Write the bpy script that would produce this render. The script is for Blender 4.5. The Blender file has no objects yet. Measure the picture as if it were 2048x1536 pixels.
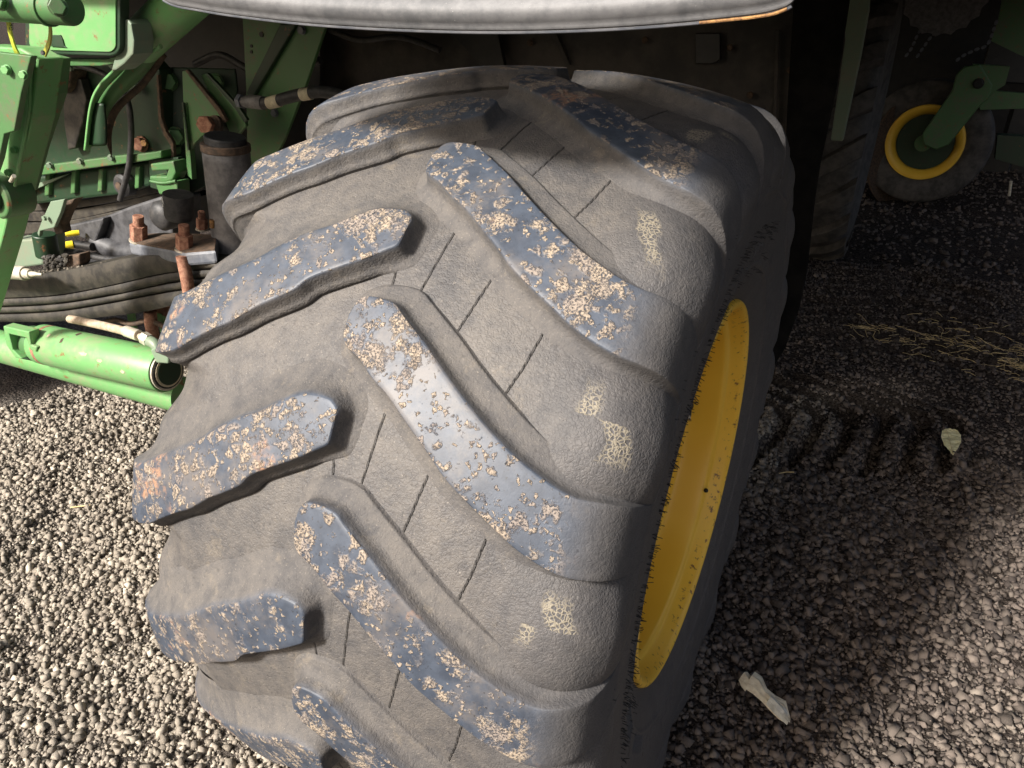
import bpy, bmesh, math, random
import numpy as np
from mathutils import Vector, Matrix
random.seed(7); rng = np.random.default_rng(11)
scn = bpy.context.scene
COL = scn.collection

# ------------------------------------------------------------------ camera, sky, sun
CAM = np.array([0.3804, -1.374, 1.6604])
CM = np.array([[0.8956, 0.4445, 0.0211], [0.2172, -0.3953, -0.8925], [-0.3883, 0.8039, -0.4505]])  # right, down, forward
FPX = 1542.25
cd = bpy.data.cameras.new('camera'); cam = bpy.data.objects.new('camera', cd); COL.objects.link(cam)
cd.sensor_width = 36; cd.lens = FPX / 2048 * 36; cd.clip_start = .02; cd.clip_end = 600
mw = Matrix.Identity(4)
for i in range(3):
    mw[i][0] = CM[0][i]; mw[i][1] = -CM[1][i]; mw[i][2] = -CM[2][i]; mw[i][3] = CAM[i]
cam.matrix_world = mw.to_3x3().normalized().to_4x4(); cam.location = CAM
scn.camera = cam

SUN_EL = math.radians(35); SAZ = (0.42, 0.9075)           # horizontal direction the light travels in
sd = bpy.data.lights.new('sun', 'SUN'); sun = bpy.data.objects.new('sun', sd); COL.objects.link(sun)
sd.energy = 4.6; sd.angle = math.radians(7.0); sd.color = (1.0, .955, .90)
ldir = Vector((SAZ[0] * math.cos(SUN_EL), SAZ[1] * math.cos(SUN_EL), -math.sin(SUN_EL))).normalized()
sun.rotation_euler = (-ldir).to_track_quat('Z', 'Y').to_euler()
w = bpy.data.worlds.new('World'); scn.world = w; w.use_nodes = True
nt = w.node_tree; bg = nt.nodes['Background']; sky = nt.nodes.new('ShaderNodeTexSky')
sky.sky_type = 'NISHITA'; sky.sun_disc = False; sky.sun_elevation = SUN_EL
sky.dust_density = 6.0; sky.ozone_density = 0.4; sky.air_density = 0.9
sky.sun_rotation = math.atan2(-SAZ[0], -SAZ[1])
nt.links.new(sky.outputs[0], bg.inputs[0]); bg.inputs[1].default_value = 0.078
scn.view_settings.view_transform = 'Standard'; scn.view_settings.look = 'None'
scn.view_settings.exposure = 0.98; scn.view_settings.gamma = 1

# ------------------------------------------------------------------ helpers
def ray(u, v): return np.array([(u - 1024) / FPX, (v - 768) / FPX, 1.0]) @ CM
def P(u, v, y):
    d = ray(u, v); t = (y - CAM[1]) / d[1]; return Vector(CAM + t * d)
def Pn(u, v, ref, n):                                     # on the plane through ref with normal n
    d = Vector(ray(u, v)); c = Vector(CAM); t = (ref - c).dot(n) / d.dot(n); return c + d * t
def G(u, v, z=0.0):
    d = ray(u, v); t = (z - CAM[2]) / d[2]; return Vector(CAM + t * d)
def depth(p): return float(CM[2] @ (np.array(p) - CAM))
def rpx(px, p): return px * depth(p) / FPX                # a size in photo pixels at point p, in metres

def tag(o, label=None, cat=None, group=None, kind=None):
    if label: o['label'] = label
    if cat: o['category'] = cat
    if group: o['group'] = group
    if kind: o['kind'] = kind
    return o
def thing(name, label, cat, loc=(0, 0, 0), group=None):
    o = bpy.data.objects.new(name, None); COL.objects.link(o); o.location = loc; o.empty_display_size = .05
    return tag(o, label, cat, group)
def link(name, me, mat, parent=None, smooth=True):
    o = bpy.data.objects.new(name, me); COL.objects.link(o)
    if mat: me.materials.append(mat)
    if parent is not None:
        o.parent = parent; o.matrix_parent_inverse = Matrix.Translation(-Vector(parent.location))
    if smooth: me.polygons.foreach_set('use_smooth', [True] * len(me.polygons))
    return o
def npmesh(name, V, F):
    me = bpy.data.meshes.new(name); V = np.asarray(V, np.float32); F = np.asarray(F, np.int32)
    me.vertices.add(len(V)); me.vertices.foreach_set('co', V.ravel())
    k = F.shape[1]; me.loops.add(F.size); me.loops.foreach_set('vertex_index', F.ravel())
    me.polygons.add(len(F)); me.polygons.foreach_set('loop_start', np.arange(0, F.size, k, dtype=np.int32))
    me.update(calc_edges=True); me.validate(); return me
def attr(me, name, data):
    a = me.attributes.new(name, 'FLOAT', 'POINT'); a.data.foreach_set('value', np.asarray(data, np.float32).ravel())
def bmobj(name, bm, mat, parent=None, smooth=False, bevel=0, ang=35):
    bmesh.ops.remove_doubles(bm, verts=bm.verts, dist=1e-6)
    bmesh.ops.recalc_face_normals(bm, faces=bm.faces)
    me = bpy.data.meshes.new(name); bm.to_mesh(me); bm.free()
    o = link(name, me, mat, parent, False)
    if bevel:
        m = o.modifiers.new('bevel', 'BEVEL'); m.width = bevel; m.segments = 2; m.limit_method = 'ANGLE'; m.angle_limit = math.radians(40)
    if smooth:
        me.polygons.foreach_set('use_smooth', [True] * len(me.polygons))
        me.set_sharp_from_angle(angle=math.radians(ang))
    return o
def plate(name, pts, mat, parent, y=0, th=.012, n=None, ref=None, bevel=.002, ext=None):
    """a plate cut to the outline pts, lying on the plane y (or the plane through ref with normal n), th thick"""
    if n is not None:
        nn = Vector(n).normalized(); r = P(*ref); Q = [Pn(u, v, r, nn) for u, v in pts]; e = -nn * th
    else:
        Q = [P(u, v, y) for u, v in pts]; e = Vector((0, th, 0))
    if ext is not None: e = Vector(ext)
    bm = bmesh.new(); a = [bm.verts.new(q) for q in Q]; b = [bm.verts.new(q + e) for q in Q]
    bm.faces.new(a); bm.faces.new(list(reversed(b)))
    for i in range(len(a)):
        j = (i + 1) % len(a); bm.faces.new((a[i], b[i], b[j], a[j]))
    return bmobj(name, bm, mat, parent, bevel=bevel)
def tubebm(bm, pts, r, seg=20, cap=True, rr=None):
    pts = [Vector(p) for p in pts]; rings = []; n = len(pts); up = None
    for i, p in enumerate(pts):
        t = (pts[min(i + 1, n - 1)] - pts[max(i - 1, 0)]).normalized()
        if up is None: up = t.orthogonal().normalized()
        up = (up - t * up.dot(t)).normalized(); s = t.cross(up); R = rr[i] if rr else r
        rings.append([bm.verts.new(p + (up * math.cos(2 * math.pi * k / seg) + s * math.sin(2 * math.pi * k / seg)) * R) for k in range(seg)])
    for a, b in zip(rings, rings[1:]):
        for k in range(seg): bm.faces.new((a[k], a[(k + 1) % seg], b[(k + 1) % seg], b[k]))
    if cap: bm.faces.new(rings[0][::-1]); bm.faces.new(rings[-1])
def tube(name, pts, r, mat, parent, seg=24, rr=None, bevel=0, cap=True):
    bm = bmesh.new(); tubebm(bm, pts, r, seg, cap, rr); return bmobj(name, bm, mat, parent, smooth=True, bevel=bevel)
def smoothpath(pts, n=8):
    p = [Vector(q) for q in pts]; p = [2 * p[0] - p[1]] + p + [2 * p[-1] - p[-2]]; o = []
    for i in range(1, len(p) - 2):
        a, b, c, d = p[i - 1:i + 3]
        for k in range(n):
            t = k / n; o.append(.5 * ((2 * b) + (c - a) * t + (2 * a - 5 * b + 4 * c - d) * t * t + (3 * b - a - 3 * c + d) * t ** 3))
    o.append(p[-2]); return o
def bolt(name, u, v, y, px, mat, parent, ax=(.72, -.69, .05), washer=True, L=.5):
    """a hex bolt head and washer whose axis points along ax"""
    c = P(u, v, y); r = rpx(px, c); a = Vector(ax).normalized(); bm = bmesh.new()
    if washer: tubebm(bm, [c - a * r * .1, c + a * r * .12], r * 1.12, 24)
    o1 = c + a * r * .12; q = a.orthogonal().normalized(); s = a.cross(q)
    prof = [(0, .98), (L * 1.5, .98), (L * 1.6, .86)]; rings = []
    for z, k in prof: rings.append([bm.verts.new(o1 + a * r * z + (q * math.cos(i * math.pi / 3 + .3) + s * math.sin(i * math.pi / 3 + .3)) * r * k) for i in range(6)])
    for A, B in zip(rings, rings[1:]):
        for i in range(6): bm.faces.new((A[i], A[(i + 1) % 6], B[(i + 1) % 6], B[i]))
    bm.faces.new(rings[-1]); bm.faces.new(rings[0][::-1])
    return bmobj(name, bm, mat, parent, bevel=r * .04)

# ------------------------------------------------------------------ materials
class NT:
    def __init__(s, name):
        s.m = bpy.data.materials.new(name); s.m.use_nodes = True; s.t = s.m.node_tree; s.b = s.t.nodes['Principled BSDF']
    def n(s, t, **k):
        x = s.t.nodes.new(t)
        for a, v in k.items(): setattr(x, a, v)
        return x
    def l(s, a, b): s.t.links.new(a, b)
    def pos(s):
        if not hasattr(s, '_p'): s._p = s.n('ShaderNodeNewGeometry').outputs['Position']
        return s._p
    def noise(s, scale, detail=6, rough=.6, vec=None, dist=0):
        x = s.n('ShaderNodeTexNoise'); x.inputs['Scale'].default_value = scale; x.inputs['Detail'].default_value = detail
        x.inputs['Roughness'].default_value = rough; x.inputs['Distortion'].default_value = dist
        s.l(vec or s.pos(), x.inputs['Vector']); return x.outputs['Fac']
    def vor(s, scale, feature='F1', vec=None, rand=1):
        x = s.n('ShaderNodeTexVoronoi', feature=feature); x.inputs['Scale'].default_value = scale
        x.inputs['Randomness'].default_value = rand; s.l(vec or s.pos(), x.inputs['Vector']); return x
    def warp(s, amt, scale):
        x = s.n('ShaderNodeTexNoise'); x.inputs['Scale'].default_value = scale; x.inputs['Detail'].default_value = 4; s.l(s.pos(), x.inputs['Vector'])
        a = s.n('ShaderNodeVectorMath', operation='SUBTRACT'); s.l(x.outputs['Color'], a.inputs[0]); a.inputs[1].default_value = (.5, .5, .5)
        b = s.n('ShaderNodeVectorMath', operation='SCALE'); s.l(a.outputs[0], b.inputs[0]); b.inputs['Scale'].default_value = amt
        c = s.n('ShaderNodeVectorMath', operation='ADD'); s.l(s.pos(), c.inputs[0]); s.l(b.outputs[0], c.inputs[1]); return c.outputs[0]
    def ramp(s, fac, a, b):
        x = s.n('ShaderNodeMapRange', interpolation_type='SMOOTHSTEP'); x.inputs[1].default_value = a; x.inputs[2].default_value = b
        s.l(fac, x.inputs[0]); return x.outputs[0]
    def math(s, op, a, b=None):
        x = s.n('ShaderNodeMath', operation=op)
        for i, q in enumerate((a, b)):
            if q is None: continue
            if isinstance(q, (int, float)): x.inputs[i].default_value = q
            else: s.l(q, x.inputs[i])
        return x.outputs[0]
    def mix(s, f, a, b):
        x = s.n('ShaderNodeMix', data_type='RGBA')
        for i, q in ((0, f), (6, a), (7, b)):
            if isinstance(q, (int, float)): x.inputs[i].default_value = q
            elif isinstance(q, tuple): x.inputs[i].default_value = (*q, 1)
            else: s.l(q, x.inputs[i])
        return x.outputs[2]
    def at(s, name):
        x = s.n('ShaderNodeAttribute', attribute_name=name); return x.outputs['Fac']
    def bump(s, h, strength=.5, dist=.002, prev=None):
        x = s.n('ShaderNodeBump'); x.inputs['Strength'].default_value = strength; x.inputs['Distance'].default_value = dist
        s.l(h, x.inputs['Height'])
        if prev is not None: s.l(prev, x.inputs['Normal'])
        return x.outputs[0]
    def out(s, col, rough=.6, normal=None, metal=0, spec=.5):
        for nme, q in (('Base Color', col), ('Roughness', rough), ('Metallic', metal)):
            if isinstance(q, tuple): s.b.inputs[nme].default_value = (*q, 1)
            elif isinstance(q, (int, float)): s.b.inputs[nme].default_value = q
            else: s.l(q, s.b.inputs[nme])
        s.b.inputs['Specular IOR Level'].default_value = spec
        if normal is not None: s.l(normal, s.b.inputs['Normal'])
        return s.m

def rubber_parts(m, dust):
    """colour and bump shared by the tyre casing and the flanks of its lugs"""
    big = m.noise(7, 5, .6); mid = m.noise(38, 6, .65); fine = m.noise(330, 5, .7); pit = m.noise(150, 3, .55, m.warp(.006, 90))
    crk = m.vor(170, 'DISTANCE_TO_EDGE', m.warp(.012, 100)).outputs['Distance']
    f = m.math('MULTIPLY', m.ramp(m.math('ADD', m.math('MULTIPLY', big, .55), m.math('MULTIPLY', mid, .6)), .38, .78), dust)
    grey = m.mix(m.ramp(mid, .3, .7), (.055, .053, .054), (.074, .070, .069))
    col = m.mix(m.math('MULTIPLY', f, .85), grey, (.112, .101, .090))
    sc = m.noise(16, 7, .75)
    col = m.mix(m.math('MULTIPLY', m.ramp(sc, .56, .68), m.math('MULTIPLY', dust, .35)), col, (.19, .16, .12))
    fl = m.math('MULTIPLY', m.ramp(fine, .58, .72), m.math('ADD', m.math('MULTIPLY', dust, .5), .12))
    col = m.mix(fl, col, (.27, .24, .20))
    col = m.mix(m.math('MULTIPLY', m.ramp(pit, .40, .28), .6), col, (.04, .037, .036))
    bh = m.math('ADD', m.math('MULTIPLY', m.ramp(crk, 0, .22), .35), m.math('ADD', m.math('MULTIPLY', fine, .35), m.math('MULTIPLY', pit, 1.6)))
    return col, bh, mid, fine, big
def m_rubber():
    m = NT('dusty tyre rubber')
    col, bh, mid, fine, big = rubber_parts(m, m.at('dust'))
    net = m.vor(175, 'DISTANCE_TO_EDGE', m.warp(.012, 60)).outputs['Distance']
    nm = m.math('MULTIPLY', m.ramp(net, .19, .06), m.ramp(m.math('ADD', m.at('stain'), m.math('MULTIPLY', m.math('SUBTRACT', m.noise(26, 5, .6), .5), .5)), .30, .62))
    col = m.mix(m.math('MULTIPLY', nm, .5), col, (.33, .285, .20))
    ck = m.math('ADD', m.at('crack'), m.math('MULTIPLY', m.math('SUBTRACT', fine, .5), .0012))
    line = m.ramp(ck, .0022, .0009)
    col = m.mix(m.math('MULTIPLY', line, .75), col, (.02, .018, .017))
    n1 = m.bump(bh, .5, .0020); n2 = m.bump(m.math('MULTIPLY', line, -1.0), 1.0, .004, n1)
    return m.out(col, .60, m.bump(nm, .5, .001, n2), spec=.4)
def m_lug():
    m = NT('worn lug rubber with dried mud'); top = m.at('top')
    wcol, bh, mid, fine, big = rubber_parts(m, m.at('dust'))
    v1 = m.vor(52, 'F1', m.warp(.03, 50)); e1 = m.vor(52, 'DISTANCE_TO_EDGE', m.warp(.03, 50)).outputs['Distance']
    sep = m.n('ShaderNodeSeparateColor'); m.l(v1.outputs['Color'], sep.inputs[0])
    thr = m.math('ADD', m.math('MULTIPLY', m.ramp(m.noise(5, 3, .5), .34, .66), .52), m.math('MULTIPLY', mid, .20))
    cell = m.math('MULTIPLY', m.ramp(m.math('SUBTRACT', thr, sep.outputs[0]), -.02, .05), m.ramp(e1, .03, .22))
    v2 = m.vor(135, 'F1', m.warp(.010, 120)); s2 = m.n('ShaderNodeSeparateColor'); m.l(v2.outputs['Color'], s2.inputs[0])
    e2 = m.vor(135, 'DISTANCE_TO_EDGE', m.warp(.010, 120)).outputs['Distance']
    cell2 = m.math('MULTIPLY', m.ramp(m.math('SUBTRACT', m.math('MULTIPLY', mid, .38), s2.outputs[0]), -.02, .03), m.ramp(e2, .08, .18))
    patch = m.math('MULTIPLY', m.ramp(m.noise(11, 6, .7), .545, .60), m.ramp(m.noise(110, 5, .7), .36, .47))
    mud = m.math('MAXIMUM', m.math('MAXIMUM', cell, cell2), patch)
    mud = m.math('MULTIPLY', m.math('MULTIPLY', mud, m.ramp(top, .5, .95)), m.ramp(fine, .36, .5))
    blue = m.mix(m.ramp(mid, .3, .7), (.028, .036, .052), (.050, .063, .087))
    blue = m.mix(m.math('MULTIPLY', m.ramp(m.noise(9, 6, .7), .55, .75), .35), blue, (.13, .12, .12))
    col = m.mix(m.ramp(top, 0, 1), wcol, blue)
    tan = m.mix(sep.outputs[1], (.15, .118, .092), (.31, .245, .175)); tan = m.mix(m.math('MULTIPLY', m.ramp(fine, .42, .7), .8), tan, (.40, .33, .25))
    tan = m.mix(m.math('MULTIPLY', m.ramp(sep.outputs[2], .6, .8), .6), tan, (.21, .18, .165))
    smear = m.math('MULTIPLY', m.math('MULTIPLY', m.ramp(m.noise(7, 7, .72), .46, .66), .55), top)
    col = m.mix(smear, col, (.15, .128, .108))
    rusty = m.math('MULTIPLY', m.ramp(m.noise(4.5, 5, .7), .60, .66), m.ramp(m.noise(170, 4, .7), .40, .52))
    col = m.mix(m.math('MULTIPLY', rusty, m.ramp(top, .3, .7)), col, (.27, .155, .095))
    col = m.mix(m.math('MULTIPLY', mud, .88), col, tan)
    spk = m.noise(210, 2, .5)
    col = m.mix(m.math('MULTIPLY', m.math('MULTIPLY', m.ramp(spk, .34, .28), top), .8), col, (.015, .015, .018))
    n1 = m.bump(m.math('MULTIPLY', bh, m.math('SUBTRACT', 1.08, top)), .5, .0014); n2 = m.bump(mud, .8, .0018, n1)
    r = m.math('ADD', m.math('MULTIPLY', mud, .4), m.math('ADD', .52, m.math('MULTIPLY', m.math('SUBTRACT', 1, top), .29)))
    return m.out(col, r, n2, spec=.5)
def m_paint(name, c, dirt=(.16, .13, .09), da=.45, rust=0.0, rough=.38, sc=1):
    m = NT(name); big = m.noise(9 * sc, 6, .65); mid = m.noise(55 * sc, 6, .7); fine = m.noise(420, 3, .6)
    col = m.mix(m.math('MULTIPLY', m.ramp(m.math('ADD', m.math('MULTIPLY', big, .6), m.math('MULTIPLY', mid, .5)), .5, .72), da), c, dirt)
    if rust:
        col = m.mix(m.math('MULTIPLY', m.ramp(m.noise(28 * sc, 8, .75), .66 - .16 * rust, .72 - .1 * rust), .9), col, (.20, .075, .03))
    rr = m.math('ADD', m.math('MULTIPLY', mid, .35), rough - .1)
    return m.out(col, rr, m.bump(m.math('ADD', mid, m.math('MULTIPLY', fine, .3)), .25, .0012))
def m_simple(name, a, b, sc=40, rough=.6, bs=.4, bd=.002, metal=0, lo=.35, hi=.65, detail=7):
    m = NT(name); f = m.noise(sc, detail, .68); g = m.noise(sc * 7, 4, .6)
    return m.out(m.mix(m.ramp(f, lo, hi), a, b), rough, m.bump(m.math('ADD', f, m.math('MULTIPLY', g, .5)), bs, bd), metal)
M = {}
M['rubber'] = m_rubber(); M['lug'] = m_lug()
M['green'] = m_paint('dusty green paint shaded copy', (.062, .155, .052), (.115, .105, .07), .7, .5)  # darker copy of the green: shade put into the colour, plus dust
M['green_lit'] = m_paint('green paint sunlit copy', (.125, .31, .105), (.25, .235, .15), .6, .5)  # brighter copy of the same green, sunlight put into the colour
M['green_dark'] = m_paint('green paint deep shade copy', (.012, .036, .015), (.032, .026, .018), .6, .35)  # darkest copy of the green, shade of the recesses put into the colour
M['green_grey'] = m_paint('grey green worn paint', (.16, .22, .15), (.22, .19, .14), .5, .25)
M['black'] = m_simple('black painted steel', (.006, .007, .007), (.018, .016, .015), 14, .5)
M['brown_dark'] = m_simple('dirty dark body panel', (.020, .018, .016), (.065, .054, .045), 6, .65, .3)
M['rust'] = m_simple('rusted bolt steel', (.19, .075, .045), (.36, .19, .12), 90, .8, .6)
M['rust_dark'] = m_simple('dark rusted steel', (.045, .032, .022), (.11, .068, .042), 60, .85, .5)
M['spring'] = m_simple('oily spring steel', (.014, .012, .010), (.050, .043, .032), 26, .6, .5)
M['steel'] = m_simple('grey clamp steel', (.09, .10, .12), (.17, .175, .19), 30, .5, .3)
M['castgrey'] = m_simple('cast grey metal', (.03, .03, .033), (.085, .085, .09), 18, .5, .4)
M['pipe'] = m_simple('grey coated cylinder', (.10, .095, .095), (.20, .19, .185), 30, .55, .4)
M['hose'] = m_simple('black hose rubber', (.02, .02, .021), (.05, .047, .045), 60, .55, .3)
M['band'] = m_simple('cream hose band', (.50, .43, .28), (.68, .60, .42), 70, .5, .2)
M['brass'] = m_simple('dusty plated fitting', (.40, .36, .28), (.62, .57, .46), 60, .45, .3, metal=.3)
M['linehose'] = m_simple('dusty tan brake hose', (.30, .22, .15), (.46, .37, .27), 60, .7, .3)
M['cream'] = m_simple('white print', (.7, .69, .62), (.8, .78, .7), 60, .6, .1)
M['yellowcap'] = m_simple('yellow plastic cap', (.75, .58, .02), (.85, .68, .05), 30, .4, .1)
M['strap'] = m_simple('yellow green strap', (.42, .50, .03), (.60, .62, .08), 20, .45, .2)
M['strap_shade'] = m_simple('shaded yellow strap', (.32, .30, .03), (.42, .38, .05), 20, .45, .2)  # darker copy of the strap colour, shade painted in
M['ochre'] = m_simple('orange rust edge', (.10, .05, .025), (.36, .19, .06), 120, .8, .5)
M['flap'] = m_simple('matt black rubber flap', (.006, .006, .006), (.014, .013, .012), 14, .95, .2)
M['flap'].node_tree.nodes['Principled BSDF'].inputs['Specular IOR Level'].default_value = .1
M['hair'] = m_simple('black rubber hairs', (.01, .01, .01), (.02, .02, .02), 60, .6, .1)
M['farlug'] = m_simple('dark rubber of far tyres', (.035, .032, .029), (.09, .08, .07), 12, .75, .3)
def m_yellow():
    m = NT('yellow rim paint'); mid = m.noise(30, 5, .6); fine = m.noise(260, 4, .6); sp = m.noise(75, 6, .65)
    col = m.mix(m.ramp(m.noise(4, 4, .5), .3, .7), (.86, .50, .04), (.92, .57, .06))
    ru = m.math('MULTIPLY', m.ramp(sp, .56, .66), m.ramp(m.math('ADD', m.at('edge'), m.math('MULTIPLY', mid, .4)), .75, 1.0))
    col = m.mix(ru, col, (.22, .10, .03))
    return m.out(col, .4, m.bump(m.math('ADD', mid, m.math('MULTIPLY', fine, .2)), .12, .0015))
M['yellow'] = m_yellow()
def m_fender():
    m = NT('galvanised grey fender sheet'); mid = m.noise(60, 8, .7); f2 = m.noise(350, 5, .7); b = m.noise(5, 5, .6)
    col = m.mix(m.ramp(m.math('ADD', m.math('MULTIPLY', b, .6), m.math('MULTIPLY', mid, .5)), .42, .66), (.055, .057, .061), (.12, .12, .123))
    col = m.mix(m.ramp(f2, .64, .76), col, (.34, .34, .33))
    return m.out(col, .62, m.bump(m.math('ADD', mid, f2), .2, .0010), metal=.1)
M['fender'] = m_fender()
M['fender'].node_tree.nodes['Principled BSDF'].inputs['Specular IOR Level'].default_value = .8
def m_stone():
    m = NT('crushed gravel stone'); r = m.at('rnd'); f = m.noise(300, 6, .7); b = m.noise(60, 4, .6)
    col = m.mix(r, (.125, .108, .09), (.34, .30, .25))
    col = m.mix(m.ramp(m.at('pale'), .9, .97), col, (.48, .43, .35))
    col = m.mix(m.math('MULTIPLY', m.ramp(f, .4, .65), .4), col, (.46, .40, .30))
    col = m.mix(m.at('soil_shade'), col, m.mix(r, (.035, .028, .025), (.155, .125, .105)))
    return m.out(col, .85, m.bump(m.math('ADD', f, b), .5, .002), spec=.3)
M['stone'] = m_stone()
def m_ground():
    m = NT('fine gravel bed'); v = m.vor(85, 'F1', m.warp(.01, 60)); f = m.noise(420, 6, .7); b = m.noise(2.2, 6, .6)
    v2 = m.vor(190); sep = m.n('ShaderNodeSeparateColor'); m.l(v.outputs['Color'], sep.inputs[0])
    col = m.mix(sep.outputs[0], (.12, .105, .09), (.27, .235, .20))
    col = m.mix(m.ramp(b, .42, .68), col, (.10, .082, .070))
    col = m.mix(m.math('MULTIPLY', m.ramp(v.outputs['Distance'], .35, .7), .7), col, (.07, .06, .052))
    col = m.mix(m.at('soil_shade'), col, m.mix(sep.outputs[0], (.022, .018, .016), (.075, .060, .050)))
    h = m.math('SUBTRACT', m.math('MULTIPLY', f, .5), m.math('ADD', v.outputs['Distance'], m.math('MULTIPLY', v2.outputs['Distance'], .5)))
    return m.out(col, .9, m.bump(h, 1.0, .012), spec=.08)
M['ground'] = m_ground()
M['straw'] = m_simple('dry straw', (.42, .30, .12), (.66, .52, .27), 40, .7, .2)
M['leaf'] = m_simple('pale dry leaf', (.70, .62, .30), (.86, .80, .48), 60, .6, .4)
M['paper'] = m_simple('crumpled wrapper', (.58, .50, .36), (.74, .68, .52), 50, .6, .5)
M['paper_grey'] = m_simple('silver grey inside of wrapper', (.42, .42, .38), (.60, .60, .54), 70, .4, .5)

# ------------------------------------------------------------------ the big tyre
S = .8; XC = -.28; HUB = .744; PITCH = 20.5776; OFF = 15.0          # unit: tyre radius .8 m
def catmull(Q, n=16):
    Q = np.array(Q, float); Q = np.vstack([2 * Q[0] - Q[1], Q, 2 * Q[-1] - Q[-2]]); o = []
    for i in range(1, len(Q) - 2):
        t = np.linspace(0, 1, n, endpoint=False)[:, None]; a, b, c, d = Q[i - 1:i + 3]
        o.append(.5 * ((2 * b) + (-a + c) * t + (2 * a - 5 * b + 4 * c - d) * t ** 2 + (-a + 3 * b - 3 * c + d) * t ** 3))
    o.append(Q[-2:-1]); return np.vstack(o)
def cyl(x, th, r):                                                   # th: gauge degrees, world = th + OFF
    a = np.radians(th + OFF); x, a, r = np.broadcast_arrays(x, a, r)
    z = np.maximum(r * np.sin(a) * S, -HUB + .002)
    return np.stack([x * S, -r * np.cos(a) * S, z], -1)
HALF = [(.462, .500), (.476, .53), (.490, .57), (.503, .64), (.511, .72), (.509, .79), (.490, .858), (.44, .908), (.33, .938), (.17, .953), (0, .958)]
HALFL = [(.30, .965)]
prof = [(XC + a, r) for a, r in HALF] + [(XC - a, r) for a, r in HALF[::-1][1:]]
pr = catmull(prof, 40)
seg = np.linalg.norm(np.diff(pr, axis=0), axis=1); cum = np.r_[0, np.cumsum(seg)]
NS = 450; ss = np.linspace(0, cum[-1], NS); pr = np.stack([np.interp(ss, cum, pr[:, 0]), np.interp(ss, cum, pr[:, 1])], 1)
tg = np.gradient(pr, axis=0); tg /= np.linalg.norm(tg, axis=1)[:, None]; nrm = np.stack([tg[:, 1], -tg[:, 0]], 1)
nrm *= np.sign((nrm * (pr - np.array([XC, .6]))).sum(1))[:, None]
tha = np.r_[np.arange(-62, 92, .19), np.arange(92, 298, 1.2)]; NT_ = len(tha)
TH = tha[None, :]; X = pr[:, 0][:, None] + 0 * TH; R = pr[:, 1][:, None] + 0 * TH
def lobe(th):                                                        # shoulder scallop between two lugs; th=0 at the lower edge of a lug, falling
    q = (th % PITCH) - PITCH                                         # -PITCH..0
    t = (q + 6.9) / 6.9                                             # -1 at the crease, +1 flush
    t2 = np.where(t < -.0, (t) / .98, t)
    return np.where(np.abs(t2) < 1, (1 - np.abs(t2) ** 2.6) ** .55, 0) * np.where(t > 0, (1 - t) ** .45, 1)
def sm(x, a, b):
    t = np.clip((x - a) / (b - a), 0, 1); return t * t * (3 - 2 * t)
rel = X - XC
side = sm(np.abs(rel), .30, .46) * sm(R, .74, .86)
THS = TH - PITCH / 2
lr = lobe(THS + 1.9); ll = lobe(THS - 7.6)
ql = -(((THS - 7.6) % PITCH) - PITCH); scoop = sm(ql, 0, 1.6) * (1 - sm(ql, 3.5, 9.5))
D = side * np.where(rel > 0, .027 * lr, -.030 * scoop)
# faint rings on the sidewall
D += .0030 * (np.sin(TH * 9.0 + R * 60) > .2) * sm(R, .605, .61) * (1 - sm(R, .645, .65)) * (np.abs(rel) > .4) * (np.sin(TH * .31) > -.3)
D += .0035 * np.exp(-((R - .60) / .006) ** 2) * (np.abs(rel) > .4) + .003 * np.exp(-((R - .775) / .004) ** 2) * (np.abs(rel) > .4)
# squashed above the contact patch
Xd = X + nrm[:, 0][:, None] * D; Rd = R + nrm[:, 1][:, None] * D
V = cyl(Xd, TH, Rd).reshape(-1, 3)
i, j = np.meshgrid(np.arange(NS - 1), np.arange(NT_), indexing='ij'); j2 = (j + 1) % NT_
F = np.stack([i * NT_ + j, (i + 1) * NT_ + j, (i + 1) * NT_ + j2, i * NT_ + j2], -1).reshape(-1, 4)

wheel = thing('tractor_wheel', 'huge worn lugged tyre on a yellow rim, mud-spotted, filling the middle of the picture', 'wheel', (0, 0, HUB))
def wl(name, V, F, mat, parent=wheel):                                # wheel parts are modelled about the hub
    me = npmesh(name, V, F); o = bpy.data.objects.new(name, me); COL.objects.link(o); me.materials.append(mat); o.parent = parent
    me.polygons.foreach_set('use_smooth', [True] * len(me.polygons)); return o
tyre = wl('tyre', V, F, M['rubber'])
# shading masks
cracks = [[(-.199, 28.3), (-.206, 23.5), (-.216, 18.2)], [(-.0932, 24.3), (-.110, 19.5), (-.128, 15.3)], [(.026, 20.3), (.010, 15.5), (-.012, 11.3)],
          [(-.282, 23.3), (-.272, 22), (-.268, 20.4), (-.275, 19.0), (-.292, 18.2)]]
dmin = np.full(X.shape, 9.0)
thm = THS % PITCH
for c in cracks:
    for (x0, t0), (x1, t1) in zip(c, c[1:]):
        for k in (-2, -1, 0, 1, 2):
            ax, ay = x0, math.radians(t0 + k * PITCH); bx, by = x1, math.radians(t1 + k * PITCH)
            px, py = X, np.radians(thm); vx, vy = bx - ax, by - ay; L2 = vx * vx + vy * vy
            t = np.clip(((px - ax) * vx + (py - ay) * vy) / L2, 0, 1)
            dmin = np.minimum(dmin, np.hypot(px - ax - t * vx, py - ay - t * vy))
dmin = np.where(np.abs(rel) < .42, dmin, 9.0)
attr(tyre.data, 'crack', np.clip(dmin * S, 0, .05))
dust = 1 - .85 * sm(rel, .26, .42) ; dust = dust * (1 - .35 * sm(-rel, .46, .52)); attr(tyre.data, 'dust', dust)
kk = np.floor((THS + 8) / PITCH)
stx = .135 + .03 * np.sin(kk * 2.3 + 1); sth = -8.6 + 8                # centre of the stain, in the shifted frame
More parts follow.
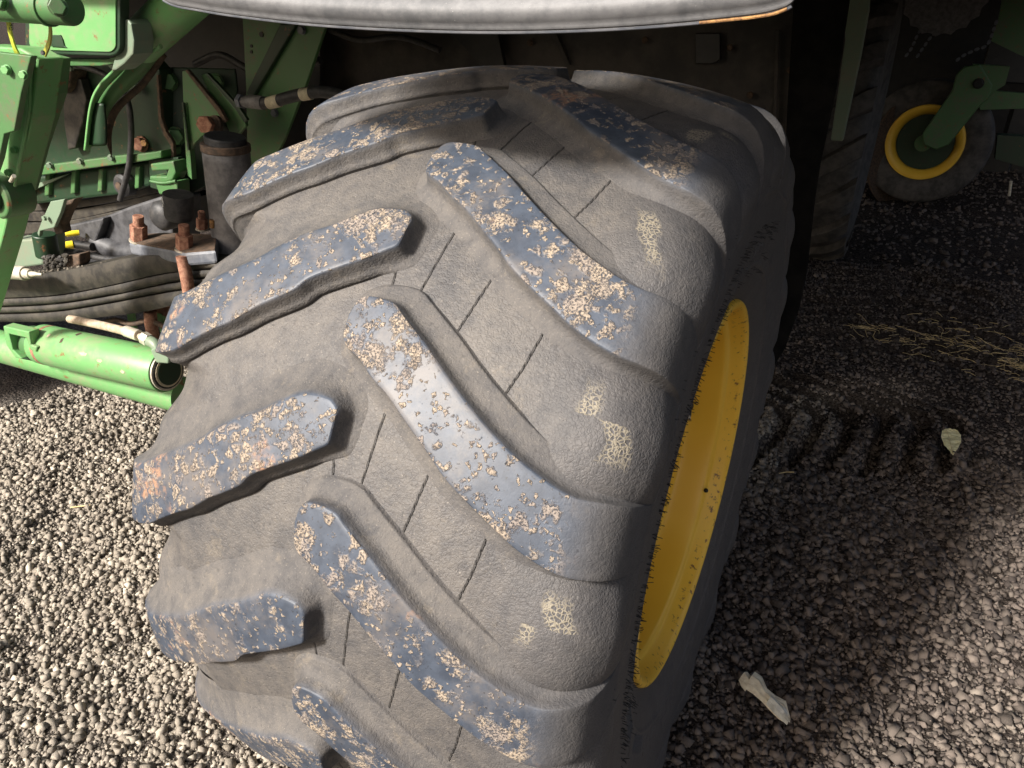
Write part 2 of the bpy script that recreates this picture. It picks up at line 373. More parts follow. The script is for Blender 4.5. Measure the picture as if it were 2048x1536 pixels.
q = ((THS + 8) % PITCH); q = np.where(q > PITCH / 2, q - PITCH, q)
stain = 1.25 - np.maximum(np.abs(X - stx + .007 * np.sin(q * .9 + kk * 2) + .003 * q) / (.021 + .003 * np.sin(q * .8 + kk)), np.abs(q + .3) / (4.2 + 1.3 * np.sin(kk * 1.7)))
stain = stain * (.75 + .3 * np.sin(kk * 3.1 + .5))
attr(tyre.data, 'stain', np.clip(stain * .9 + .1, 0, 1))

# lugs: outline in (x, gauge degrees), from the nose along the upper edge and back along the lower edge
Rup = [(-.298, 16.0), (-.290, 17.7), (-.268, 18.2), (-.226, 18.0), (-.205, 17.2), (-.182, 16.3), (-.137, 14.5), (-.090, 12.4), (-.045, 10.5), (.004, 8.6), (.045, 7.2), (.082, 6.2), (.122, 5.3), (.16, 4.9), (.20, 5.2), (.232, 5.6), (.25, 5.8)]
Rlo = [(-.298, 16.0), (-.295, 14.2), (-.283, 13.1), (-.251, 12.2), (-.215, 10.7), (-.175, 9.35), (-.120, 7.0), (-.083, 5.4), (-.042, 3.5), (.034, .95), (.069, -.2), (.103, -1.1), (.148, -1.9), (.184, -2.1), (.215, -1.95), (.235, -1.9), (.25, -1.9)]
Lup = [(-.2650, 25.8), (-.2652, 26.9), (-.2656, 27.35), (-.2675, 27.6), (-.276, 27.95), (-.285, 28.15), (-.312, 28.15), (-.343, 27.8), (-.38, 26.5), (-.417, 25.0), (-.462, 23.7), (-.506, 22.0), (-.55, 20.0), (-.593, 18.5), (-.645, 16.8), (-.70, 15.0), (-.735, 14.4), (-.77, 14.2), (-.79, 14.2), (-.805, 14.2)]
Llo = [(-.2650, 25.8), (-.2652, 24.7), (-.2658, 24.3), (-.269, 24.05), (-.283, 23.5), (-.325, 21.9), (-.373, 20.3), (-.412, 18.9), (-.433, 17.5), (-.47, 16.1), (-.504, 14.9), (-.55, 12.9), (-.585, 11.8), (-.63, 10.2), (-.675, 8.5), (-.71, 7.8), (-.75, 7.4), (-.78, 7.3), (-.80, 7.3)]
TOPP = catmull([(0, 1.0), (.15, .996), (.3, .980), (.40, .964), (.45, .950), (.485, .925), (.505, .89), (.514, .84), (.514, .79), (.509, .74)], 20)
CARP = catmull([(a, r) for a, r in HALF[::-1]], 30)
# both profiles are addressed by one parameter: the arc length along the tread from the centre
def arcp(Q): return np.r_[0, np.cumsum(np.linalg.norm(np.diff(Q, axis=0), axis=1))]
TA, CA = arcp(TOPP), arcp(CARP)
def onprof(Q, A, s): return np.interp(s, A, Q[:, 0]), np.interp(s, A, Q[:, 1])
def make_lug(up, lo, sgn, name):
    n = 96; U = catmull(up, 12); L = catmull(lo, 12)
    def res(Q):
        d = np.r_[0, np.cumsum(np.hypot(np.diff(Q[:, 0]), np.diff(np.radians(Q[:, 1]))))]; t = np.linspace(0, 1, n) ** 1.15 * d[-1]
        return np.stack([np.interp(t, d, Q[:, 0]), np.interp(t, d, Q[:, 1])], 1)
    U, L = res(U), res(L)
    # x over .25 beyond the centre line is measured along the arc so that the lug runs over the shoulder
    toS = lambda x: sgn * (x - XC)
    ext = np.linspace(0, 1, n)[:, None]
    U2 = np.stack([toS(U[:, 0]), U[:, 1]], 1); L2 = np.stack([toS(L[:, 0]), L[:, 1]], 1)
    xs = TOPP[:, 0]; mono = int(np.argmax(xs))
    s_of_x = lambda x: np.interp(x, xs[:mono], TA[:mono])
    U2[:, 0] = np.sign(U2[:, 0]) * s_of_x(np.abs(U2[:, 0])); L2[:, 0] = np.sign(L2[:, 0]) * s_of_x(np.abs(L2[:, 0]))
    k = sm(np.linspace(0, 1, n), .90, 1.0) * .13; U2[:, 0] += k; L2[:, 0] += k     # run down the sidewall
    m = 14; verts = []; top = []
    w = np.linspace(0, 1, m)[None, :, None]; grid = U2[:, None] * (1 - w) + L2[:, None] * w
    # ring of the outline: upper edge reversed .. nose .. lower edge
    ringp = np.vstack([U2[::-1], L2[1:]]); nR = len(ringp)
    q = np.stack([ringp[:, 0], np.radians(ringp[:, 1]) * .98], 1); tt = np.gradient(q, axis=0); tt /= np.linalg.norm(tt, axis=1)[:, None] + 1e-9
    nn = np.stack([-tt[:, 1], tt[:, 0]], 1)
    cen = q.mean(0); 
    if sgn > 0: nn = -nn if ((nn[:10] * (q[:10] - q[-10:][::-1])).sum() < 0) else nn
    else: nn = -nn if ((nn[:10] * (q[:10] - q[-10:][::-1])).sum() < 0) else nn
    for _ in range(6): nn = (np.vstack([nn[:1], nn[:-1]]) + nn + np.vstack([nn[1:], nn[-1:]])) / 3; nn /= np.linalg.norm(nn, axis=1)[:, None]
    isup = np.r_[np.ones(n), np.zeros(n - 1)]; isup = np.convolve(np.pad(isup, 8, 'edge'), np.ones(17) / 17, 'valid')
    s01 = np.abs(np.linspace(-1, 1, nR)); nose = 1 - sm(s01, .0, .22)
    # wall profiles: (offset, height fraction); the upper side has a ledge, the lower one is plain
    up_p = np.array([(0, 1), (.0014, .985), (.003, .93), (.0065, .62), (.0105, .42), (.018, .33), (.036, .265), (.0465, .235), (.0492, .215), (.0500, .15), (.0515, .05), (.058, -.10)])
    lo_p = np.array([(0, 1), (.0012, .985), (.0026, .93), (.0045, .72), (.007, .48), (.011, .28), (.019, .16), (.027, .07), (.032, .04), (.036, .02), (.045, -.04), (.052, -.12)])
    no_p = np.array([(0, 1), (.0012, .985), (.0024, .93), (.0036, .70), (.0052, .46), (.0075, .26), (.011, .13), (.022, .08), (.026, .05), (.03, .02), (.036, -.04), (.042, -.12)])
    lug_u = np.array([(0, 1), (.0018, .985), (.006, .92), (.014, .72), (.024, .50), (.036, .30), (.043, .22), (.050, .15), (.062, .06), (.072, .02), (.08, -.04), (.088, -.12)])
    if sgn < 0:
        up_p = lug_u; lo_p = lo_p.copy(); lo_p[-5:] = [(.0165, .10), (.0195, -.15), (.0215, -.5), (.0235, -1.0), (.0255, -1.6)]
    fade = 1 - .75 * sm(s01, .86, 1.0)                                  # walls shrink where the lug dies into the sidewall
    def place(s, th, h):
        a = np.abs(s); tx, tr = onprof(TOPP, TA, a); f = a / TA[-1]
        cx, cr = onprof(CARP, CA, a * (1 + .0 * f))
        x = cx + (tx - cx) * h; r = cr + (tr - cr) * h
        return cyl(XC + sgn * np.sign(s) * x, th, r)
    hw = 1.0
    g = grid.reshape(-1, 2); verts.append(place(g[:, 0], g[:, 1], np.ones(len(g)))); tf = 1 - sm(g[:, 0], *((.39, .52) if sgn > 0 else (.52, .60))); top += tf.tolist()
    base = n * m; rings = []
    for kx in range(1, len(up_p)):
        wu = isup * (1 - nose); wl_ = (1 - isup) * (1 - nose)
        off = (up_p[kx, 0] * wu + lo_p[kx, 0] * wl_ + no_p[kx, 0] * nose) * fade; hh = up_p[kx, 1] * wu + lo_p[kx, 1] * wl_ + no_p[kx, 1] * nose
        pt = q + nn * off[:, None]; verts.append(place(pt[:, 0], np.degrees(pt[:, 1] / .98), hh))
        rings.append(np.arange(nR) + base + (kx - 1) * nR); top += (np.maximum(0, 1 - (kx - 1) * .45) * (1 - sm(q[:, 0], *((.39, .52) if sgn > 0 else (.52, .60))))).tolist()
    V = np.vstack(verts); F = []
    idx = np.arange(n * m).reshape(n, m)
    F += np.stack([idx[:-1, :-1], idx[1:, :-1], idx[1:, 1:], idx[:-1, 1:]], -1).reshape(-1, 4).tolist()
    r0 = np.r_[idx[::-1, 0], idx[1:, -1]]; allr = [r0] + rings
    for A, B in zip(allr, allr[1:]): F += np.stack([A[:-1], B[:-1], B[1:], A[1:]], -1).tolist()
    bm = bmesh.new(); la = bm.verts.layers.float.new('top'); lb = bm.verts.layers.float.new('dust'); vs = [bm.verts.new(v) for v in V]
    for v, t in zip(vs, top):
        v[la] = t; rx = sgn * (v.co.x / S - XC); v[lb] = 1 - .85 * float(sm(rx, .26, .42)) if sgn > 0 else 1 - .35 * float(sm(rx, .46, .52))
    for f in F:
        if len(set(f)) == 4:
            try: bm.faces.new([vs[a] for a in f])
            except ValueError: pass
    bmesh.ops.remove_doubles(bm, verts=bm.verts, dist=1e-5); bmesh.ops.recalc_face_normals(bm, faces=bm.faces)
    bm.normal_update()
    s = sum((f.normal.dot(f.calc_center_median().normalized())) for f in bm.faces)
    if s < 0: bmesh.ops.reverse_faces(bm, faces=bm.faces)
    me = bpy.data.meshes.new(name); bm.to_mesh(me); bm.free(); me.materials.append(M['lug'])
    me.polygons.foreach_set('use_smooth', [True] * len(me.polygons)); return me
meR = make_lug(Rup, Rlo, 1, 'tread_lug'); meL = make_lug(Lup, Llo, -1, 'tread_lug')
ks = list(range(-2, 8))                                               # lugs in view keep the measured pitch, the hidden ones share the rest
rest = (360 - 10 * PITCH) / 8
angs = [-(k - 2.5) * PITCH for k in ks] + [-(ks[-1] - 2.5) * PITCH - PITCH - rest * i for i in range(8)]
for a in angs:
    # mesh is modelled in the frame of k=2.5; turning it about the axle puts it at its own place
    for me in (meR, meL):
        o = bpy.data.objects.new('tread_lug', me); COL.objects.link(o); o.parent = wheel
        Rm = np.radians(-a)
        o.rotation_euler = (Rm, 0, 0)
# rubber hairs left by the mould on the outer sidewall
bm = bmesh.new()
for i in range(520):
    th = random.uniform(-40, 100); r = random.choice([.672, .69, .70, .69, .682, .62, .585, .80]) + random.gauss(0, .004)
    if r > .75 and random.random() < .5: continue
    x = np.interp(r, [a[1] for a in HALF[:7]], [a[0] for a in HALF[:7]]) + XC
    p0 = Vector(cyl(np.array(x - .002), np.array(th), np.array(r)).tolist()); d = Vector((1, random.gauss(0, .25), random.gauss(.1, .3))).normalized()
    L = random.uniform(.006, .015); tubebm(bm, [p0, p0 + d * L * .5, p0 + d * L + Vector((0, random.gauss(0, .001), -.001))], .00055, 4, True)
me = bpy.data.meshes.new('rubber_hair'); bm.to_mesh(me); bm.free(); me.materials.append(M['hair'])
o = bpy.data.objects.new('rubber_hair', me); COL.objects.link(o); o.parent = wheel; o['kind'] = 'stuff'
# rim
rp = catmull([(.181, .505), (.192, .500), (.1935, .492), (.186, .484), (.170, .477), (.150, .468), (.142, .456), (.128, .451), (.06, .446), (.045, .436), (.035, .420), (.0, .408), (-.12, .398), (-.17, .39)], 8)
tha2 = np.arange(0, 360, 1.5); x = rp[:, 0][:, None] + 0 * tha2[None]; r = rp[:, 1][:, None] + 0 * tha2[None]
a = np.radians(tha2)[None]; V = np.stack([x * S, -r * np.cos(a) * S, r * np.sin(a) * S], -1).reshape(-1, 3); n1, n2 = x.shape
i, j = np.meshgrid(np.arange(n1 - 1), np.arange(n2), indexing='ij'); j2 = (j + 1) % n2
F = np.stack([i * n2 + j, (i + 1) * n2 + j, (i + 1) * n2 + j2, i * n2 + j2], -1).reshape(-1, 4)
rim = wl('rim', V, F, M['yellow']); attr(rim.data, 'edge', (np.clip((x - .135) / .04, 0, 1)).ravel())
md = rim.modifiers.new('solid', 'SOLIDIFY'); md.thickness = .006; md.offset = 0
bm = bmesh.new()                                                      # dished wheel disc
ringsd = []
for xx, rr in [(-.165, .392), (-.175, .34), (-.20, .30), (-.21, .2), (-.19, .17), (-.19, .0001)]:
    ringsd.append([bm.verts.new((xx * S, -rr * S * math.cos(t * math.pi / 48), rr * S * math.sin(t * math.pi / 48))) for t in range(96)])
for A, B in zip(ringsd, ringsd[1:]):
    for k in range(96): bm.faces.new((A[k], A[(k + 1) % 96], B[(k + 1) % 96], B[k]))
me = bpy.data.meshes.new('wheel_disc'); bm.to_mesh(me); bm.free(); me.materials.append(M['yellow']); me.polygons.foreach_set('use_smooth', [True] * len(me.polygons))
disc = bpy.data.objects.new('wheel_disc', me); COL.objects.link(disc); disc.parent = wheel
bm = bmesh.new(); tubebm(bm, [(-.28 * S, 0, 0), (-.12 * S, 0, 0)], .11, 32); me = bpy.data.meshes.new('hub'); bm.to_mesh(me); bm.free(); me.materials.append(M['green'])
hub = bpy.data.objects.new('hub', me); COL.objects.link(hub); hub.parent = wheel
for k in range(10):
    a = k * math.pi / 5; c = Vector((-.19 * S, -math.cos(a) * .2, math.sin(a) * .2)); bm = bmesh.new(); tubebm(bm, [c, c + Vector((.03, 0, 0))], .018, 6)
    me = bpy.data.meshes.new('wheel_nut'); bm.to_mesh(me); bm.free(); me.materials.append(M['rust']); o = bpy.data.objects.new('wheel_nut', me); COL.objects.link(o); o.parent = wheel
# valve stem standing out of the barrel, seen in front of the far side of the rim
def barrel_hit(u, v, r):
    d = ray(u, v); oy, oz = CAM[1], CAM[2] - HUB; A = d[1] ** 2 + d[2] ** 2; B = oy * d[1] + oz * d[2]; Cc = oy * oy + oz * oz - r * r
    t = (-B + math.sqrt(B * B - A * Cc)) / A; h = CAM + t * d; return Vector((h[0], h[1], h[2] - HUB))
def wpart(name, bm, mat):
    bmesh.ops.recalc_face_normals(bm, faces=bm.faces)
    me = bpy.data.meshes.new(name); bm.to_mesh(me); bm.free(); me.materials.append(mat); me.polygons.foreach_set('use_smooth', [True] * len(me.polygons))
    o = bpy.data.objects.new(name, me); COL.objects.link(o); o.parent = wheel; return o
va = barrel_hit(1376, 812, .425 * S); vn = Vector((0, -va.y, -va.z)).normalized(); vd = (vn * .8 + Vector((.35, -.1, -.45))).normalized(); bm = bmesh.new()
tubebm(bm, [va - vn * .006, va + vn * .004], .013, 16); tubebm(bm, [va, va + vd * .014, va + vd * .030], 0, 12, rr=[.0085, .0085, .0065]); wpart('valve_stem', bm, M['hose'])
bm = bmesh.new(); tubebm(bm, [va + vd * .029, va + vd * .038], .0048, 10); wpart('valve_cap', bm, M['brass'])
hb = barrel_hit(1412, 981, .447 * S); hn = Vector((0, -hb.y, -hb.z)).normalized(); bm = bmesh.new(); tubebm(bm, [hb - hn * .002, hb + hn * .0035], .0055, 14); wpart('rim_hole', bm, M['black'])

# ------------------------------------------------------------------ ground
TRA = np.array(G(1545, 838))[:2]; TRB = np.array(G(1930, 850))[:2]; td = TRB - TRA; tl = np.linalg.norm(td); td /= tl; tn = np.array([-td[1], td[0]])
ph = rng.uniform(0, 6.28, 60); ki = rng.uniform(-1, 1, (60, 2)); ki /= np.linalg.norm(ki, axis=1)[:, None]; kf = 2 * np.pi / rng.choice([.9, .5, .28, .16, .1, .07], 60)
def height(x, y):
    x = np.asarray(x, float); y = np.asarray(y, float); h = np.zeros_like(x)
    for a in range(60): h += np.sin(x * ki[a, 0] * kf[a] + y * ki[a, 1] * kf[a] + ph[a]) * .035 / kf[a]
    px, py = x - TRA[0], y - TRA[1]; t = px * td[0] + py * td[1]; s = px * tn[0] + py * tn[1]
    m = sm(t, -.5, -.2) * (1 - sm(t + .68 * np.abs(s), .85, .98)) * (1 - sm(s, .46, .52)) * sm(s, -.42, -.36) * (.75 + .25 * sm(np.abs(s), .0, .06))
    c = np.sin(2 * np.pi * (t + np.abs(s) * .69 + .012 * np.sin(s * 9 + t * 5) + .045) / .15); h += m * (.042 * np.clip(c * 1.6 + .2, -1, 1) - .012)
    m2 = sm(y, 2.75, 2.95) * (1 - sm(y, 4.3, 4.8)) * (1 - sm(np.abs(x - .62), .45, .6))
    c2 = np.sin(2 * np.pi * (y * 1.0 + np.abs(x - .62) * .45) / .20); h += m2 * .024 * np.clip(c2 * 1.5, -1, 1)
    c = np.hypot(x - .02, (y - 0) * .9)
    return h
def soil_shade(x, y):  # dark soil, with the tyre's cast shadow also painted into the colour
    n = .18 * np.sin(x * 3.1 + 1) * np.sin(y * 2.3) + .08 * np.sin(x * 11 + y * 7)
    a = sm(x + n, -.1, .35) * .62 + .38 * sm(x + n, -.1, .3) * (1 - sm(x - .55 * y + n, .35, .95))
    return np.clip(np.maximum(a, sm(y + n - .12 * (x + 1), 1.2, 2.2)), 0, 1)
gx = np.unique(np.r_[-60, -30, -15, -8, -5, np.arange(-3.6, 2.6, .018), 3, 4, 6, 10, 20, 60]); gy = np.unique(np.r_[-20, -8, -4, -2.4, np.arange(-1.6, 5.4, .018), np.arange(5.5, 9, .06), 10, 14, 20, 40, 90])
GX, GY = np.meshgrid(gx, gy, indexing='ij'); far = sm(np.hypot(GX, GY - 2), 5, 9)
GZ = height(GX, GY) * (1 - far) - .012
n1, n2 = GX.shape; i, j = np.meshgrid(np.arange(n1 - 1), np.arange(n2 - 1), indexing='ij')
me = npmesh('gravel_ground', np.stack([GX, GY, GZ], -1).reshape(-1, 3), np.stack([i * n2 + j, (i + 1) * n2 + j, (i + 1) * n2 + j + 1, i * n2 + j + 1], -1).reshape(-1, 4))
attr(me, 'soil_shade', soil_shade(GX, GY).ravel())
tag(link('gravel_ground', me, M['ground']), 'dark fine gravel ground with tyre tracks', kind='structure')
def stones(name, n, region, size, label, dens=None):
    x0, x1, y0, y1 = region; x = rng.uniform(x0, x1, n); y = rng.uniform(y0, y1, n)
    if dens is not None:
        k = rng.uniform(0, 1, n) < dens(x, y); x, y = x[k], y[k]
    n = len(x)
    iv = np.array([(-1, -1, -1), (1, -1, -1), (1, 1, -1), (-1, 1, -1), (-1, -1, 1), (1, -1, 1), (1, 1, 1), (-1, 1, 1)]) * .72
    fi = np.array([(0, 2, 1), (0, 3, 2), (4, 5, 6), (4, 6, 7), (0, 1, 5), (0, 5, 4), (1, 2, 6), (1, 6, 5), (2, 3, 7), (2, 7, 6), (3, 0, 4), (3, 4, 7)])
    s = size[0] * np.exp(rng.normal(0, size[1], n)); s = np.minimum(s, size[0] * 2.8)
    Vx = iv[None] * rng.uniform(.45, 1.25, (n, 8, 3)); Vx = Vx * (s[:, None] * np.stack([rng.uniform(.8, 1.4, n), rng.uniform(.65, 1.05, n), rng.uniform(.5, .9, n)], 1))[:, None, :]
    q = rng.normal(0, 1, (n, 4)); q[:, 1:3] *= .45; q /= np.linalg.norm(q, axis=1)[:, None]; w_, a, b, c = q.T
    Rm = np.stack([1 - 2 * (b * b + c * c), 2 * (a * b - c * w_), 2 * (a * c + b * w_), 2 * (a * b + c * w_), 1 - 2 * (a * a + c * c), 2 * (b * c - a * w_), 2 * (a * c - b * w_), 2 * (b * c + a * w_), 1 - 2 * (a * a + b * b)], 1).reshape(n, 3, 3)
    Vx = np.einsum('nij,nkj->nki', Rm, Vx); z = height(x, y) - .012 + s * rng.uniform(-.1, .55, n)
    Vx += np.stack([x, y, z], 1)[:, None, :]
    me = npmesh(name, Vx.reshape(-1, 3), (fi[None] + 8 * np.arange(n)[:, None, None]).reshape(-1, 3))
    attr(me, 'soil_shade', np.repeat(np.clip(soil_shade(x, y) + rng.normal(0, .08, n), 0, 1), 8)); attr(me, 'rnd', np.repeat(rng.uniform(0, 1, n), 8)); attr(me, 'pale', np.repeat(rng.uniform(0, 1, n), 8))
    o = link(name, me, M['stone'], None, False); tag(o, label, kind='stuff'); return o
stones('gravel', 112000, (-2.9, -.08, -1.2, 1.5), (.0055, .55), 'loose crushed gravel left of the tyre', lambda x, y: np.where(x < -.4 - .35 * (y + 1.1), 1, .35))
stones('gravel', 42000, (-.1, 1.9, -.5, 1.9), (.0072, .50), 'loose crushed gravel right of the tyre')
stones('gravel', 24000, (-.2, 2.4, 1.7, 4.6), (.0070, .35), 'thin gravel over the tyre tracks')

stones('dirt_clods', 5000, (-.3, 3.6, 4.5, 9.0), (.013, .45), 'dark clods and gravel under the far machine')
# ------------------------------------------------------------------ fallen things on the ground
def zg(p): return float(height(p[0], p[1])) - .012
def strawbm(bm, c, ang, L, r, lift=.006):
    d = Vector((math.cos(ang), math.sin(ang), random.gauss(0, .12))); s = Vector((-d.y, d.x, 0)) * random.gauss(0, .12) * L
    p = [c - d * L / 2, c + s + Vector((0, 0, .004)), c + d * L / 2]
    tubebm(bm, [Vector((a.x, a.y, max(a.z, zg(a) + lift))) for a in p], r, 5)
bm = bmesh.new()
for k in range(330):
    t = random.random() ** .7; u = 1690 + 400 * t; v = 650 + 75 * t + random.gauss(0, 8 + 24 * t)
    c = G(u, v); c.z = zg(c) + random.uniform(.005, .02); strawbm(bm, c, random.uniform(-.7, .7) + (1.6 if random.random() < .2 else 0), random.uniform(.03, .09), .0013)
tag(bmobj('straw', bm, M['straw']), 'scattered pale dry straw', kind='stuff')
for (u, v, L, lab) in ((1572, 950, .06, 'short pale straw piece on the gravel beside the yellow rim'), (1730, 655, .05, 'straw scrap on the dark gravel in front of the far tyre'),
                       (160, 1010, .07, 'yellow straw piece on the sunlit gravel left of the tyre')):
    bm = bmesh.new(); c = G(u, v); c.z = zg(c) + .012; strawbm(bm, c, random.uniform(-.5, .9), L, .0026, .012); tag(bmobj('straw_piece', bm, M['straw']), lab, 'straw')
def sheetobj(name, outline_uv, z, mat, label, cat, thick=.0012, crumple=.004, seed=0):
    pts = [G(u, v, z) for u, v in outline_uv]; bm = bmesh.new(); f = bm.faces.new([bm.verts.new(p) for p in pts])
    bmesh.ops.triangulate(bm, faces=[f]); bmesh.ops.subdivide_edges(bm, edges=bm.edges[:], cuts=3, use_grid_fill=True)
    rs = random.Random(seed)
    for vtx in bm.verts: vtx.co.z = zg(vtx.co) * 0 + z + rs.uniform(-1, 1) * crumple
    o = bmobj(name, bm, mat); m = o.modifiers.new('s', 'SOLIDIFY'); m.thickness = thick
    tag(o, label, cat); return o
c = G(1901, 884); zl = max(zg(G(1901 + a, 884 + b)) for a in (-15, 0, 15) for b in (-20, 0, 20)) + .010
leaf = sheetobj('fallen_leaf', [(1882, 872), (1884, 862), (1896, 857), (1912, 859), (1922, 870), (1922, 884), (1915, 898), (1906, 910), (1898, 900), (1888, 890)], zl, M['leaf'], 'single pale yellow dry leaf lying on the dark gravel at the right', 'leaf', crumple=.0035)
bm = bmesh.new(); tubebm(bm, [G(1893, 859, zl + .006), G(1899, 880, zl + .006), G(1906, 908, zl + .004)], .0011, 6); bmobj('leaf_vein', bm, M['straw'], leaf)
def wrapper():
    base = thing('crumpled_wrapper', 'crumpled beige and grey paper wrapper lying on gravel right of the tyre', 'wrapper', G(1530, 1395))
    z0 = .03
    def strip(name, a, b, mat, zo):
        n = len(a); bm = bmesh.new(); rs = random.Random(5); rows = []
        for (p, q) in zip(a, b):
            row = []
            for k in range(7):
                t = k / 6; pt = G(p[0] * (1 - t) + q[0] * t, p[1] * (1 - t) + q[1] * t, zo)
                pt.z += .014 * math.sin(t * math.pi) + rs.uniform(-.0035, .0035); row.append(bm.verts.new(pt))
            rows.append(row)
        for A, B in zip(rows, rows[1:]):
            for k in range(6): bm.faces.new((A[k], A[k + 1], B[k + 1], B[k]))
        o = bmobj(name, bm, mat, base); m = o.modifiers.new('s', 'SOLIDIFY'); m.thickness = .0012; return o
    strip('wrapper_end', [(1477, 1361), (1482, 1372), (1490, 1383)], [(1496, 1346), (1503, 1352), (1510, 1362)], M['paper'], z0)
    strip('wrapper_sheet', [(1490, 1378), (1506, 1388), (1522, 1402), (1540, 1420), (1557, 1437), (1572, 1448)], [(1512, 1343), (1524, 1352), (1534, 1378), (1550, 1392), (1572, 1402), (1581, 1440)], M['paper'], z0 + .004)
    strip('wrapper_lining', [(1532, 1408), (1546, 1424), (1560, 1438), (1574, 1449)], [(1546, 1397), (1560, 1408), (1573, 1420), (1580, 1446)], M['paper_grey'], z0 + .012)
wrapper()
# ------------------------------------------------------------------ the harvester's hull, fender and the wheels behind
hull = thing('harvester_hull', 'dark underside and dirty side panels of the green harvester above and behind the big tyre', 'harvester body', (-1.2, 2.6, 1.8))
def boxp(name, lo, hi, mat, parent, bevel=.01):
    bm = bmesh.new(); bmesh.ops.create_cube(bm, size=1)
    for v in bm.verts: v.co = Vector([lo[i] + (v.co[i] + .5) * (hi[i] - lo[i]) for i in range(3)])
    return bmobj(name, bm, mat, parent, bevel=bevel)
boxp('body_shell', (-3.6, .05, 1.78), (1.6, 9.4, 3.4), M['green_dark'], hull, .03)  # unseen body, stretched sideways and back to block sky light
plate('side_panel', [(600, -40), (905, -40), (905, 62), (960, 122), (990, 300), (560, 330)], M['brown_dark'], hull, y=.98, th=.02)
plate('side_panel', [(960, -60), (1640, -60), (1610, 310), (1300, 290), (1000, 260), (985, 110), (955, 60)], M['brown_dark'], hull, y=1.02, th=.02)
plate('dark_web', [(880, -40), (975, -40), (1010, 140), (960, 130), (900, 65)], M['black'], hull, y=.94, th=.02)
plate('panel_seam', [(1551, 60), (1559, 60), (1553, 240), (1546, 240)], M['brown_dark'], hull, y=.99, th=.012)
plate('panel_seam', [(1100, 60), (1110, 60), (1140, 130), (1130, 130)], M['brown_dark'], hull, y=.995, th=.012)
plate('mud_flap', [(1590, -40), (1705, -40), (1672, 180), (1640, 330), (1629, 400), (1613, 548), (1598, 619), (1570, 697), (1537, 751), (1512, 765), (1545, 600), (1566, 400), (1575, 200)], M['flap'], hull, y=.90, th=.015)
plate('black_bulkhead', [(60, -40), (640, -40), (640, 420), (480, 460), (60, 470)], M['black'], hull, y=.85, th=.02)

boxp('shade_overhang', (-.48, -.22, 1.785), (1.59, .06, 3.38), M['green_dark'], hull, .02)  # unseen box added to shade the ground and the mud flap
boxp('shade_beam', (-3.3, -.30, 1.675), (-.78, -.12, 2.1), M['green'], hull, .01)  # unseen beam added to throw shade on the axle parts
fender = thing('fender', 'pale galvanised fender sheet with rolled lip across the top edge, sunlit', 'fender', P(1000, 30, -.54))
fy = -.54; lower = [(250, -75), (325, -2), (400, 18), (500, 33), (620, 46), (760, 55), (900, 60), (1020, 61), (1150, 58), (1280, 51), (1400, 41), (1500, 30), (1545, 22), (1582, 8), (1600, -20)]
base = smoothpath([P(u, v, fy) for u, v in lower], 6)
prf = [(.000, .000), (.001, .004), (-.004, .010), (-.008, .016), (-.007, .023), (-.002, .029), (.002, .036), (-.004, .046), (-.010, .060), (-.018, .085), (-.01, .105), (-.004, .20), (.01, .30), (.05, .34)]  # sheet carried up out of view to shade the tyre top
bm = bmesh.new(); rows = []
for p in base: rows.append([bm.verts.new(p + Vector((0, a, b))) for a, b in prf])
for A, B in zip(rows, rows[1:]):
    for k in range(len(prf) - 1): bm.faces.new((A[k], B[k], B[k + 1], A[k + 1]))
o = bmobj('fender_sheet', bm, M['fender'], fender, smooth=True, ang=80); m = o.modifiers.new('s', 'SOLIDIFY'); m.thickness = .003; m.offset = 1
tube('bottom_edge', [p + Vector((0, .002, -.001)) for p in base[6:-6]], .0028, M['steel'], fender, 8)
tube('rusty_edge', [p + Vector((0, -.001, -.002)) for p in smoothpath([P(u, v, fy) for u, v in [(1400, 41), (1470, 34), (1500, 31), (1545, 24), (1575, 13)]], 5)], .0016, M['ochre'], fender, 8)

# the wheel at the far end of the same axle, a copy of the near one
other = wheel.copy(); COL.objects.link(other); other.location = (-3.62, .1, HUB)
tag(other, 'second big lugged tyre at the left border, dark, below the steering cylinder', 'wheel')
for ch in list(wheel.children):
    if ch.name.startswith(('rubber_hair', 'valve')): continue
    c = ch.copy(); COL.objects.link(c); c.parent = other

